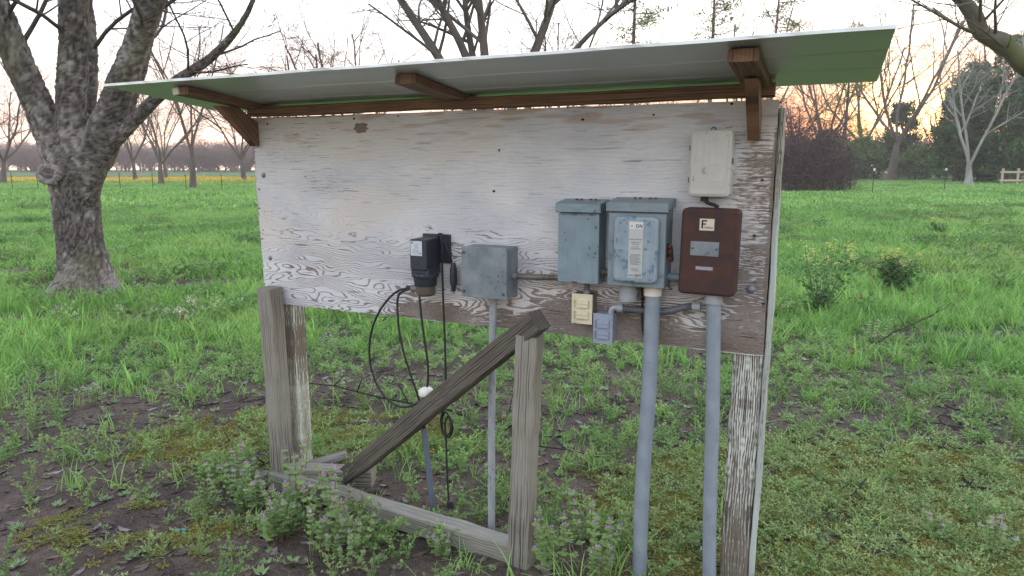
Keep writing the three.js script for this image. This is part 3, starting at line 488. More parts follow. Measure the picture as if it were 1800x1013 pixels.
beam('ground_timber', 'long grey timber lying in the weeds between the two posts', bw(0.10, 0.05, 0.10), bw(1.60, 0.035, 0.205), 0.089, 0.089, greyWood, 54);
beam('timber_offcut', 'short grey timber piece lying against the left post', bw(0.19, 0.085, 0.085), bw(0.60, 0.08, -0.07), 0.086, 0.086, greyWood, 55);
beam('timber_offcut', 'thin grey plank end sticking out behind the short timber piece', bw(0.16, 0.06, -0.02), bw(0.36, 0.115, -0.16), 0.07, 0.03, greyWood, 56);
beam('timber_offcut', 'half buried grey timber beside the left post in the weeds', bw(-0.25, 0.0, 0.12), bw(0.06, 0.03, 0.11), 0.08, 0.07, greyWood, 57);
// ---------- trees ----------
const barkC = (a, b, sc = 3, hi = null) => (q) => { const k = clamp(0.5 + 0.9 * fbm(q.x * sc, q.y * sc * 0.4, q.z * sc, 2)); let c = mixc(a, b, k); if (hi) c = mixc(c, hi, 0.7 * sstep(0.15, 0.5, n3(q.x * 1.2, q.y * 0.7, q.z * 1.2))); return c; };
const barkM = std({ vertexColors: true, roughness: 0.95 });
function grow(G, r, P, p, d, len, rad, lvl) {     // G: [trunk geometry, crown geometry]
  const seg = Math.max(3, Math.min(9, Math.round(len / P.seg))), pts = [p.clone()], rr = [rad], dir = d.clone().normalize(), q = p.clone();
  for (let k = 1; k <= seg; k++) { dir.add(V((r() - 0.5), (r() - 0.5) * 0.7, (r() - 0.5)).multiplyScalar(P.wander * (lvl ? 1 : 0.35))); dir.y += P.up * (lvl ? 1 : 0) * (lvl > 2 ? 0.5 : 1); dir.normalize(); q.addScaledVector(dir, len / seg); pts.push(q.clone()); rr.push(Math.max(P.min, lerp(rad, rad * (lvl >= P.levels ? 0.35 : 0.5), k / seg))); }
  G[lvl < 2 ? 0 : 1].tube(pts, rr, [9, 8, 6, 4, 3, 3, 3][lvl], P.col, lvl < 2);
  if (lvl >= P.levels) { if (P.leaf) P.leaf(G[1], r, pts); return; }
  const n = P.n[lvl]; for (let k = 0; k < n; k++) {
    const t = lvl === 0 ? lerp(P.fork || 0.85, 1, (k + r()) / n) : lerp(0.22, 1, (k + 0.3 + 0.6 * r()) / n), i = Math.min(seg - 1, Math.floor(t * seg)), f = t * seg - i, o = pts[i].clone().lerp(pts[i + 1], f), td = pts[i + 1].clone().sub(pts[i]).normalize();
    const az = lvl === 0 ? (k / n + 0.12 * r()) * 2 * Math.PI + P.spin : r() * 2 * Math.PI, side = V(Math.cos(az), 0, Math.sin(az)); side.addScaledVector(td, -side.dot(td)).normalize();
    const an = P.ang[lvl] * (0.75 + 0.5 * r()), nd = td.multiplyScalar(Math.cos(an)).addScaledVector(side, Math.sin(an));
    grow(G, r, P, o, nd, len * P.ratio[lvl] * (0.75 + 0.5 * r()) * (lvl ? 1.15 - 0.55 * t : 1), lerp(rr[i], rr[i + 1], f) * P.thick[lvl], lvl + 1);
  }
}
const PEC = { seg: 0.55, wander: 0.30, up: 0.06, min: 0.006, levels: 5, n: [5, 6, 5, 5, 3], ang: [0.5, 0.7, 0.8, 0.8, 0.8], ratio: [3.0, 0.5, 0.55, 0.55, 0.6], thick: [0.62, 0.55, 0.5, 0.5, 0.5], spin: 0, col: barkC(S(74, 66, 62), S(104, 96, 90)) };
function treeProto(seed, P, trunkLen, rad) { const G = [new Geo(), new Geo()]; grow(G, rngOf(seed), P, V(0, -0.2, 0), V(0.05, 1, 0.02), trunkLen + 0.2, rad, 0); return G.map(g => g.build()); }
const flare = (g, rad) => { const p = g.attributes.position; for (let i = 0; i < p.count; i++) { const y = p.getY(i); if (y < 0.5) { const k = 1 + 0.35 * Math.pow(clamp((0.5 - y) / 0.7), 1.5); p.setX(i, p.getX(i) * k); p.setZ(i, p.getZ(i) * k); } } return g; };
function plantTree(protoG, mats, name, label, cat, x, z, s = 1, ry = 0, group) { const t = thing(name, label, cat, [x, gy(x, z), z], ry, group); t.scale.setScalar(s); mesh('trunk', protoG[0], mats[0], t); mesh('crown', protoG[1], mats[1] || mats[0], t); return t; }
const px = (X, z) => (X - 900) / 1200 * -z * 1.0;     // rough helper: lateral place from a bearing

const pA = treeProto(101, PEC, 2.3, 0.27), pB = treeProto(102, { ...PEC, spin: 1, ang: [0.65, 0.7, 0.8, 0.8, 0.8] }, 2.0, 0.28), pC = treeProto(103, { ...PEC, n: [4, 7, 5, 5, 3], spin: 2, up: 0.05, ang: [0.42, 0.7, 0.8, 0.8, 0.8] }, 2.8, 0.25); [pA, pB, pC].forEach(g => flare(g[0], 0.27));
// orchard trees across the field on the left
plantTree(pC, [barkM], 'orchard_tree', 'bare orchard tree with a straight trunk leaning beside the field fence', 'tree', -22.9, -49.5, 1.05, 0.6, 'bare orchard trees');
plantTree(pB, [barkM], 'orchard_tree', 'bare orchard tree with a low wide fork in front of the yellow flowers', 'tree', -30.4, -59.8, 1.0, 2.4, 'bare orchard trees');
plantTree(pA, [barkM], 'orchard_tree', 'bare orchard tree splitting low into a narrow vee far across the field', 'tree', -41.1, -75.4, 1.0, 4.0, 'bare orchard trees');
for (const [x, z, s, k, ry] of [[-48.4, -65.6, 1.15, 1, 1.1], [-28.2, -72.7, 1.1, 0, 5.0], [-42, -84, 1.0, 2, 3.3], [-44.0, -67.8, 1.05, 2, 0.2], [-55, -92, 1.0, 1, 5.2], [-34, -98, 1.0, 0, 2.0], [-20, -88, 1.1, 1, 0.9], [-9, -38, 1.0, 0, 2.7], [-14.5, -47, 1.1, 1, 4.4], [3.2, -50, 1.1, 2, 1.5], [-3.5, -62, 1.15, 0, 0.4], [-26, -33, 1.0, 2, 5.5], [9, -64, 1.1, 1, 3.6]])
  plantTree([pA, pB, pC][k], [barkM], 'orchard_tree', 'bare grey pecan tree standing in the orchard rows beyond the field fence', 'tree', x, z, s, ry, 'bare pecan trees in rows');

// big pecan at the left: modelled limb by limb
{
  const t = thing('pecan_tree', 'large dark-barked pecan tree with five heavy limbs above a flared trunk', 'tree', [-5.47, 0, -8.62]);
  const o = V(-5.71, 0, -9), L = (a) => a.map(q => V(q[0], q[1], q[2]).sub(o));
  const bones = [
    { p: L([[-5.72, -0.2, -9], [-5.72, 0.05, -9], [-5.71, 0.3, -9], [-5.71, 0.7, -9], [-5.71, 1.15, -9], [-5.71, 1.6, -9], [-5.68, 1.98, -9]]), r: [0.50, 0.385, 0.30, 0.26, 0.25, 0.265, 0.27] },
    { p: L([[-5.80, 1.55, -9], [-5.90, 2.05, -8.95], [-6.02, 2.6, -8.85], [-6.12, 3.2, -8.7], [-6.22, 3.9, -8.5], [-6.45, 5.0, -8.2], [-6.9, 6.6, -7.8]]), r: [0.17, 0.17, 0.16, 0.15, 0.14, 0.11, 0.05] },
    { p: L([[-5.72, 1.7, -9.1], [-5.72, 2.3, -9.3], [-5.72, 2.9, -9.5], [-5.80, 3.6, -9.7], [-5.9, 4.6, -10], [-6.2, 6.5, -10.6]]), r: [0.18, 0.16, 0.14, 0.125, 0.11, 0.05] },
    { p: L([[-5.62, 1.65, -8.95], [-5.56, 2.3, -8.85], [-5.42, 2.95, -8.8], [-5.28, 3.6, -8.7], [-5.1, 4.5, -8.5], [-4.8, 6.8, -8.3]]), r: [0.17, 0.165, 0.15, 0.14, 0.11, 0.05] },
    { p: L([[-5.48, 1.7, -9.1], [-5.18, 2.4, -9.25], [-4.98, 3.0, -9.4], [-4.82, 3.7, -9.6], [-4.6, 4.8, -9.9], [-4.3, 6.8, -10.5]]), r: [0.18, 0.155, 0.13, 0.115, 0.10, 0.05] },
    { p: L([[-5.50, 1.6, -8.9], [-5.12, 2.2, -8.85], [-4.76, 2.8, -8.75], [-4.42, 3.4, -8.65], [-4.05, 4.1, -8.5], [-3.3, 5.8, -8.2]]), r: [0.18, 0.165, 0.145, 0.135, 0.115, 0.05] },
    { p: L([[-5.5, 1.35, -8.92], [-5.18, 1.82, -8.85], [-4.72, 2.24, -8.8], [-4.2, 2.62, -8.7], [-3.68, 2.91, -8.6], [-3.2, 3.31, -8.4], [-2.85, 3.9, -8.2]]), r: [0.13, 0.095, 0.075, 0.06, 0.045, 0.03, 0.012] }];
  for (const b of bones) { const c = new THREE.CatmullRomCurve3(b.p), n = b === bones[0] ? 130 : 150; b.c = c.getPoints(n); b.rr = b.c.map((_, i) => { const f = i / n * (b.r.length - 1), k = Math.min(b.r.length - 2, Math.floor(f)); return lerp(b.r[k], b.r[k + 1], f - k); }); }
  // smooth union of the limbs, so that forks are filleted
  const sdf = (q, skip) => { let d = 9; bones.forEach((b, bi) => { let m = 9; for (let i = 0; i < b.c.length; i += 4) { const e = q.distanceTo(b.c[i]) - b.rr[i]; if (e < m) m = e; } const h = clamp(0.5 + 0.5 * (d - m) / 0.09); d = lerp(d, m, h) - 0.09 * h * (1 - h); }); return d; };
  const cA = S(44, 39, 37), cB = S(116, 109, 104), cH = S(166, 160, 154);
  const bark = (q, base) => { // furrowed plates
    const f = 1 - Math.abs(n3(q.x * 13, q.y * 3.6, q.z * 13)), g = 1 - Math.abs(n3(q.x * 26, q.y * 11, q.z * 26 + 9)), h = n3(q.x * 46, q.y * 38, q.z * 46); return 0.55 * Math.pow(f, 3) + 0.4 * Math.pow(g, 2.5) + 0.34 * h; };
  const make = (b, sides) => {
    const g = new Geo(); g.tube(b.c, b.rr, sides, null, false); const P = g.p, ctr = V(0, 0, 0), q = V(0, 0, 0), d = V(0, 0, 0); g.c = [];
    for (let i = 0; i < g.n; i++) {
      const k = Math.floor(i / sides); ctr.copy(b.c[k]); q.set(P[3 * i], P[3 * i + 1], P[3 * i + 2]); d.subVectors(q, ctr).normalize();
      if (q.y > 0.9 && q.y < 3.2) for (let it = 0; it < 3; it++) { const s = sdf(q); if (s < -0.002 && s > -0.14) q.addScaledVector(d, -s * 0.8); }
      const w = q.clone().add(o), bk = bark(w), sc = Math.min(1, b.rr[k] / 0.2);
      q.addScaledVector(d, sc * (0.035 * fbm(w.x * 2.2, w.y * 1.5, w.z * 2.2, 2) - 0.032 * bk + 0.014));
      if (b === bones[0] && w.y < 0.55) { const a = Math.atan2(d.z, d.x), lobe = 0.5 + 0.5 * Math.cos(a * 5 + 1.2 + n3(1, a, 2)); q.addScaledVector(d, 0.15 * lobe * Math.pow(clamp((0.5 - w.y) / 0.6), 2)); }
      P[3 * i] = q.x; P[3 * i + 1] = q.y; P[3 * i + 2] = q.z;
      let c = mixc(cB, cA, clamp(0.15 + 1.15 * bk)); c = mixc(c, cH, 0.75 * sstep(0.05, 0.5, n3(w.x * 2.2, w.y * 1.2, w.z * 2.2) * 0.6 + 0.5 * h3(w)) * (1 - bk)); 
      const foot = sstep(0.55, 0.05, w.y + 0.12 * n3(w.x * 5, w.y * 5, w.z * 5)); c = mixc(c, S(140, 130, 124), 0.65 * foot * (1 - 0.6 * bk));
      const lich = sstep(0.3, 0.6, n3(w.x * 1.4, w.y * 0.9 + 4, w.z * 1.4)); c = mixc(c, S(92, 92, 62), 0.35 * lich); g.c.push(...c);
    }
    return g.build();
  };
  function h3(w) { return n3(w.x * 9, w.y * 7, w.z * 9); }
  mesh('trunk', make(bones[0], 110), barkM, t); bones.slice(1).forEach(b => mesh('limb', make(b, b.r[0] > 0.2 ? 64 : 36), barkM, t));
  // healed branch scar on the trunk
  { const g = new THREE.TorusGeometry(0.095, 0.035, 12, 40), p = g.attributes.position, col = []; for (let i = 0; i < p.count; i++) { const k = 1 + 0.16 * n3(p.getX(i) * 12, p.getY(i) * 12, 4); p.setXYZ(i, p.getX(i) * 1.35 * k, p.getY(i) * k, p.getZ(i) * 1.2); const c = mixc(S(96, 90, 88), S(146, 138, 136), clamp(0.5 + n3(p.getX(i) * 30, p.getY(i) * 30, 8))); col.push(...c); } g.setAttribute('color', new THREE.Float32BufferAttribute(col, 3)); g.computeVertexNormals(); mesh('branch_scar', g, barkM, t, [-0.13, 1.55, 0.245], [-0.12, -0.2, 0]); 
    const e = new THREE.SphereGeometry(0.1, 20, 14), ep = e.attributes.position, ec = []; for (let i = 0; i < ep.count; i++) { const k = 1 + 0.2 * n3(ep.getX(i) * 25, ep.getY(i) * 25, 2); ep.setXYZ(i, ep.getX(i) * 1.3 * k, ep.getY(i) * k, ep.getZ(i) * 0.35 * k); ec.push(...mixc(S(70, 62, 60), S(110, 100, 96), clamp(0.5 + n3(ep.getX(i) * 40, ep.getY(i) * 40, 8)))); } e.setAttribute('color', new THREE.Float32BufferAttribute(ec, 3)); e.computeVertexNormals(); mesh('scar_core', e, barkM, t, [-0.13, 1.55, 0.235]); }
  const G = [new Geo(), new Geo()], r = rngOf(9), P = { ...PEC, levels: 5, seg: 0.2, wander: 0.42, n: [5, 6, 5, 7, 5], col: barkC(S(58, 52, 48), S(92, 84, 78)), min: 0.003, up: 0.02 };
  bones.slice(1).forEach((b, bi) => { const low = bi === 5, n = low ? 9 : 8; for (let k = 0; k < n; k++) { const f = lerp(low ? 0.35 : 0.42, 1, (k + r()) / n), i = Math.min(b.c.length - 2, Math.floor(f * (b.c.length - 1))), td = b.c[i + 1].clone().sub(b.c[i]).normalize(), az = r() * 6.283, side = V(Math.cos(az), 0.1, Math.sin(az)); side.addScaledVector(td, -side.dot(td)).normalize(); grow(G, r, P, b.c[i].clone(), td.multiplyScalar(0.62).add(side.multiplyScalar(0.75)), low ? 0.9 + 0.5 * r() : 1.6 + 1.1 * r(), Math.min(low ? 0.014 : 0.028, b.rr[i] * 0.5), 3); } });
  mesh('crown', mergeGeometries([G[0].n ? G[0].build() : null, G[1].build()].filter(Boolean)), barkM, t);
}
// pecan behind the board, its limbs rising above the roof
{
  const t = thing('pecan_tree', 'pecan tree behind the board whose bare limbs rise above the metal roof', 'tree', [-0.45, 0, -16]); const o = V(-0.45, 0, -16), G = [new Geo(), new Geo()], r = rngOf(31), P = { ...PEC, levels: 5, col: barkC(S(70, 64, 60), S(110, 102, 94)), min: 0.005, up: 0.03 };
  const limb = (pts, r0, r1) => { const c = curve(pts.map(q => V(...q).sub(o)), 24); G[0].tube(c, c.map((_, i) => lerp(r0, r1, i / 24)), 9, P.col); for (let k = 0; k < 7; k++) { const i = 8 + Math.floor(r() * 15), td = c[Math.min(24, i + 1)].clone().sub(c[i]).normalize(), az = r() * 6.283, s = V(Math.cos(az), 0.1, Math.sin(az)); s.addScaledVector(td, -s.dot(td)).normalize(); grow(G, r, P, c[i].clone(), td.multiplyScalar(0.65).add(s.multiplyScalar(0.7)), 1.5 + r(), 0.04, 3); } };
  limb([[-0.43, -0.2, -16], [-0.45, 1.1, -16], [-0.46, 2.4, -16]], 0.31, 0.27);
  limb([[-0.46, 1.9, -16], [-1.66, 4.06, -16], [-2.46, 5.27, -16], [-3.6, 7.2, -16.3]], 0.12, 0.06); limb([[-0.46, 1.9, -16], [-1.05, 4.1, -15.8], [-1.64, 5.27, -15.6], [-2.3, 7.5, -15.3]], 0.11, 0.05); limb([[-0.46, 1.9, -16], [-0.9, 4.12, -16.3], [-1.07, 5.27, -16.5], [-1.2, 8.2, -17]], 0.10, 0.045); limb([[-0.46, 2, -16], [-0.61, 4.12, -15.7], [-0.72, 5.3, -15.5], [-0.9, 8.4, -15.2]], 0.12, 0.05); limb([[-0.4, 2, -16], [0.54, 4.25, -16], [0.91, 5.27, -16], [1.5, 7.6, -16]], 0.12, 0.06); limb([[-0.4, 2, -16], [1.53, 4.33, -15.8], [2.52, 5.21, -15.6], [4.2, 6.9, -15.4]], 0.07, 0.03);
  mesh('trunk', flare(G[0].build(), 0.3), barkM, t); mesh('crown', G[1].build(), barkM, t);
}
// tree at the right whose crooked limb reaches in over the field
{
  const o = V(9.6, 0, -9.6), t = thing('crooked_tree', 'tree with a crooked mossy limb reaching in over the field', 'tree', o.toArray()), G = [new Geo(), new Geo()], r = rngOf(41), P = { ...PEC, levels: 5, col: barkC(S(72, 66, 58), S(112, 106, 92), 4, S(98, 104, 62)), min: 0.004, up: 0.02 };
  const limb = (pts, r0, r1, kids) => { const c = curve(pts.map(q => V(...q).sub(o)), 40); G[0].tube(c, c.map((q, i) => lerp(r0, r1, i / 40) * (1 + 0.12 * n3(q.x * 4, q.y * 4, q.z * 4))), 12, P.col); for (let k = 0; k < kids; k++) { const i = 12 + Math.floor(r() * 27), td = c[Math.min(40, i + 1)].clone().sub(c[i]).normalize(), az = r() * 6.283, s = V(Math.cos(az), 0.3, Math.sin(az)); grow(G, r, P, c[i].clone(), td.multiplyScalar(0.5).add(s.multiplyScalar(0.8)), 0.8 + 0.7 * r(), 0.022, 3); } };
  limb([[9.6, -0.2, -9.6], [9.5, 0.9, -9.6], [9.3, 1.9, -9.5], [9.4, 3.2, -9.6], [9.9, 6, -10]], 0.30, 0.12, 6);
  limb([[9.35, 1.9, -9.5], [8.4, 2.2, -9.3], [7.26, 2.5, -9.1], [6.5, 2.93, -9], [6.16, 3.18, -9], [5.9, 3.3, -9], [5.78, 3.5, -9], [5.6, 3.72, -9], [5.35, 4.3, -8.9], [5.2, 5.2, -8.7]], 0.16, 0.05, 12);
  mesh('trunk', G[0].build(), barkM, t); mesh('crown', G[1].build(), barkM, t);
}
// ---------- the wood on the right, against the sunrise ----------
const leafM = std({ vertexColors: true, roughness: 0.9 });
function leafAt(g, r, c, s, col, ratio = 0.55) { const a = V(r() - 0.5, r() - 0.5, r() - 0.5).normalize().multiplyScalar(s), b = V(r() - 0.5, r() - 0.5, r() - 0.5).normalize().multiplyScalar(s * ratio), i = g.n; g.v(c.x - a.x, c.y - a.y, c.z - a.z, col); g.v(c.x + b.x, c.y + b.y, c.z + b.z, col); g.v(c.x + a.x, c.y + a.y, c.z + a.z, col); g.v(c.x - b.x, c.y - b.y, c.z - b.z, col); g.i.push(i, i + 1, i + 2, i, i + 2, i + 3); }
function evergreen(seed, h, w, cols, n = 9000, shape = 1) {
  const r = rngOf(seed), tr = new Geo(), cr = new Geo(), pts = curve([V(0, -0.2, 0), V(0.1, h * 0.4, 0.05), V(-0.05, h * 0.95, 0)], 10); tr.tube(pts, pts.map((_, i) => lerp(0.2, 0.03, i / 10)), 7, barkC(S(70, 58, 50), S(96, 82, 70)));
  const clumps = []; for (let k = 0; k < 130; k++) { const y = Math.pow(r(), 0.85), rad = w * (shape ? (1 - 0.75 * y) : Math.sin(Math.PI * (0.15 + 0.8 * y))) * (0.35 + 0.65 * Math.sqrt(r())), a = r() * 6.283; const c = V(Math.cos(a) * rad, h * (0.05 + 0.93 * y), Math.sin(a) * rad); clumps.push([c, 0.35 + 0.45 * r(), r()]); const m = V(0, c.y * 0.85, 0); tr.tube([m, m.clone().lerp(c, 0.5).add(V(0, 0.1, 0)), c], [0.04, 0.025, 0.01], 4, barkC(S(70, 58, 50), S(90, 78, 66))); }
  for (let i = 0; i < n; i++) { const [c, s, k] = clumps[Math.floor(r() * 130)], q = V(r() - 0.5, (r() - 0.5) * 0.7, r() - 0.5).multiplyScalar(2 * s).add(c); leafAt(cr, r, q, 0.12 + 0.14 * r(), mixc(cols[0], cols[1], clamp(k * 0.7 + 0.4 * r()))); }
  return [tr.build(), cr.build()];
}
const ev1 = evergreen(201, 10.5, 3.6, [S(42, 66, 36), S(74, 106, 54)]), ev2 = evergreen(202, 13, 4.0, [S(44, 68, 38), S(80, 110, 56)]), ev3 = evergreen(203, 5.2, 3.2, [S(62, 92, 48), S(104, 128, 62)], 5200, 0);
for (const [p, X, z, s, l] of [[ev2, 1668, -88, 1.0, 'tall dark evergreen tree directly behind the bare tree at the sunrise'], [ev1, 1668, -68, 0.9, 'dark evergreen tree between the bare tree and the pale leaning tree'], [ev2, 1752, -66, 1.05, 'dark evergreen tree behind the pale leaning tree'], [ev1, 1800, -62, 1.0, 'dark evergreen tree behind the pale wooden fence'], [ev3, 1512, -92, 1.0, 'bright green bushy tree beside the bare tree at the sunrise'], [ev3, 1600, -88, 0.8, 'low green bush at the foot of the tall dark evergreen'], [ev1, 1850, -70, 1.2, 'dark evergreen tree at the far end of the wooden fence'], [ev3, 1710, -70, 0.9, 'green bush in the dark gap behind the pale leaning tree'], [ev3, 1830, -52, 0.42, 'small round olive bush at the end of the wooden fence'], [ev2, 1920, -74, 1.1, 'dark evergreen tree beyond the small olive bush'], [ev1, 1570, -98, 1.0, 'evergreen tree deep behind the bare tree at the sunrise'], [ev2, 1690, -92, 1.15, 'tall evergreen tree deep behind the pale leaning tree'], [ev1, 1780, -88, 1.3, 'broad evergreen tree deep behind the wooden fence'], [ev3, 1450, -86, 1.1, 'green bush between the thicket and the slender pine']])
  plantTree(p, [barkM, leafM], 'evergreen_tree', l, 'tree', px(X, z), z, s, X * 0.7, 'trees of the sunrise wood');
// pines: bare poles with layered feathery crowns
function pine(seed, h, first) {
  const r = rngOf(seed), tr = new Geo(), cr = new Geo(), pts = curve([V(0, -0.2, 0), V(0.15, h * 0.5, 0.1), V(0, h, 0)], 14); tr.tube(pts, pts.map((_, i) => lerp(0.21, 0.04, i / 14)), 8, barkC(S(88, 74, 66), S(116, 100, 90)));
  for (let k = 0; k < 34; k++) { const y = lerp(first, h * 0.99, k / 33), L = (1 - 0.7 * (y - first) / (h - first)) * 3.0 * (0.6 + 0.6 * r()), a = r() * 6.283, e = V(Math.cos(a) * L, y + 0.15 * L, Math.sin(a) * L), m = V(Math.cos(a) * L * 0.5, y + 0.02 * L, Math.sin(a) * L * 0.5), c = curve([V(0, y, 0), m, e], 8); tr.tube(c, c.map((_, i) => lerp(0.035, 0.008, i / 8)), 4, barkC(S(80, 68, 60), S(100, 88, 76)));
    for (let j = 0; j < 90; j++) { const q = c[3 + Math.floor(r() * 6)].clone().add(V((r() - 0.5) * 1.2, (r() - 0.4) * 0.5, (r() - 0.5) * 1.2)); leafAt(cr, r, q, 0.11 + 0.10 * r(), mixc(S(84, 98, 56), S(130, 132, 80), r()), 0.22); } }
  return [tr.build(), cr.build()];
}
const pi1 = pine(301, 14, 4.5), pi2 = pine(302, 16, 6.5);
for (const [p, X, z, s, ry, l] of [[pi1, 1468, -53.5, 0.85, 0.4, 'slender pine with sparse layered branches beside the bramble thicket'], [pi2, 1235, -46, 0.95, 1.4, 'pine tree whose crown shows over the roof right of the middle'], [pi2, 1345, -52, 1.0, 3.0, 'pine tree rising behind the roof above the beige timer'], [pi1, 1105, -41, 1.0, 2.2, 'green pine rising over the roof beyond the leaning thin limb']])
  plantTree(p, [barkM, leafM], 'pine_tree', l, 'tree', px(X, z), z, s, ry, 'pines behind the board');
const pS = treeProto(111, { ...PEC, n: [3, 7, 5, 5, 3], ang: [0.35, 0.6, 0.8, 0.8, 0.8], up: 0.05, ratio: [4.6, 0.45, 0.55, 0.5, 0.55], col: barkC(S(110, 108, 102), S(168, 168, 162), 2) }, 1.8, 0.36); flare(pS[0], 0.36);
const pD = treeProto(112, { ...PEC, n: [5, 6, 5, 5, 3], ang: [0.5, 0.7, 0.8, 0.8, 0.8], ratio: [2.9, 0.5, 0.55, 0.5, 0.55], col: barkC(S(84, 74, 68), S(120, 108, 98)) }, 3.6, 0.42); flare(pD[0], 0.42);
plantTree(pD, [barkM], 'bare_tree', 'tall bare grey tree standing right in front of the rising sun', 'tree', 42.9, -78.3, 1.25, 0.5, 'trees of the sunrise wood');
plantTree(pS, [barkM], 'bare_tree', 'pale-barked leaning tree with several stems beside the wooden fence', 'tree', 38.5, -58.1, 1.0, 2.0, 'trees of the sunrise wood');
for (const [X, z, s, k, ry] of [[1500, -95, 1.2, 0, 1], [1640, -100, 1.2, 1, 2], [1760, -92, 1.2, 0, 4], [1560, -112, 1.2, 1, 5], [1440, -84, 1.1, 0, 3], [1700, -115, 1.3, 0, 0.7], [1860, -84, 1.1, 1, 2.9], [1380, -70, 1.0, 1, 0.2], [1300, -78, 1.1, 0, 4.8], [1180, -82, 1.2, 1, 3.3]])
  plantTree(k ? pA : pD, [barkM], 'bare_tree', 'bare twiggy tree in the depth of the sunrise wood', 'tree', px(X, z), z, s, ry, 'bare trees deep in the sunrise wood');
for (const [X, z, s, ry, l] of [[1392, -47, 0.75, 1.3, 'bare twiggy tree growing out of the back of the bramble thicket'], [1445, -49, 0.62, 3.9, 'small bare tree at the open end of the bramble thicket']]) plantTree(pB, [barkM], 'bare_tree', l, 'tree', px(X, z), z, s, ry, 'trees of the sunrise wood');
// bramble thicket beside the board
{
  const t = thing('bramble_thicket', 'dense purple-brown bramble thicket at the fence beside the board', 'thicket', [17.6, 0, -45]), g = new Geo(), r = rngOf(61), col = barkC(S(66, 52, 54), S(104, 84, 82), 2);
  for (let k = 0; k < 5200; k++) { const a = r() * 6.283, R = Math.sqrt(r()), bx = Math.cos(a) * R * 4.6, bz = Math.sin(a) * R * 2.2, H = 6.6 * Math.sqrt(1 - 0.85 * R * R) * (0.5 + 0.5 * r()), y0 = H * r() * 0.8; const p = V(bx, y0, bz), d = V(r() - 0.5, r() * 0.7, r() - 0.5).normalize(), L = 0.6 + 1.0 * r(), e = p.clone().addScaledVector(d, L * 0.5), f = e.clone().addScaledVector(d, L * 0.4).add(V((r() - 0.5) * 0.5, -0.25 * r(), (r() - 0.5) * 0.5)); if (f.y < 0) continue; g.tube([p, e, f], [0.016, 0.012, 0.006], 3, col, false); }
  mesh('canes', g.build(), barkM, t);
  const lf = new Geo(); for (let k = 0; k < 2600; k++) { const a = r() * 6.283, R = Math.sqrt(r()), H = 6.0 * Math.sqrt(1 - 0.85 * R * R); leafAt(lf, r, V(Math.cos(a) * R * 4.5, H * r(), Math.sin(a) * R * 2.2), 0.06 + 0.07 * r(), mixc(S(70, 52, 56), S(96, 84, 60), r())); } mesh('dry_leaves', lf.build(), leafM, t);
}
// far tree lines that read as one mass
{
  const g = new Geo(), G = [g, g]; grow(G, rngOf(71), { ...PEC, levels: 4, n: [9, 6, 5, 3], min: 0.018, up: 0.05, seg: 1.2, fork: 0.05, ratio: [2.6, 0.55, 0.55, 0.5], ang: [0.7, 0.7, 0.8, 0.8], thick: [0.6, 0.6, 0.6, 0.6], col: () => [1, 1, 1] }, V(0, 0, 0), V(0, 1, 0), 1.9, 0.16, 0); const geo = g.build();
  const r = rngOf(72), put = []; for (let k = 0; k < 420; k++) { const X = lerp(-700, 1000, r()), z = -lerp(190, 250, r()); put.push([px(X, z), z, 0.8 + 0.5 * r()]); } for (let k = 0; k < 120; k++) { const X = lerp(1000, 2300, r()), z = -lerp(118, 160, r()); put.push([px(X, z), z, 0.7 + 0.6 * r()]); }
  const im = new THREE.InstancedMesh(geo, std({ vertexColors: true, roughness: 1 }), put.length); im.name = 'far_woods'; const m = new THREE.Matrix4(), q = new THREE.Quaternion();
  put.forEach(([x, z, s], i) => { q.setFromAxisAngle(V(0, 1, 0), r() * 6.28); m.compose(V(x, 0, z), q, V(s * 1.5, s, s * 1.5)); im.setMatrixAt(i, m); im.setColorAt(i, rgb(mixc(S(92, 78, 76), S(116, 98, 92), r()))); });
  im.castShadow = im.receiveShadow = true; tag(im, 'far-off band of bare woodland beyond the fields', 'woodland', null, 'stuff'); scene.add(im);
}
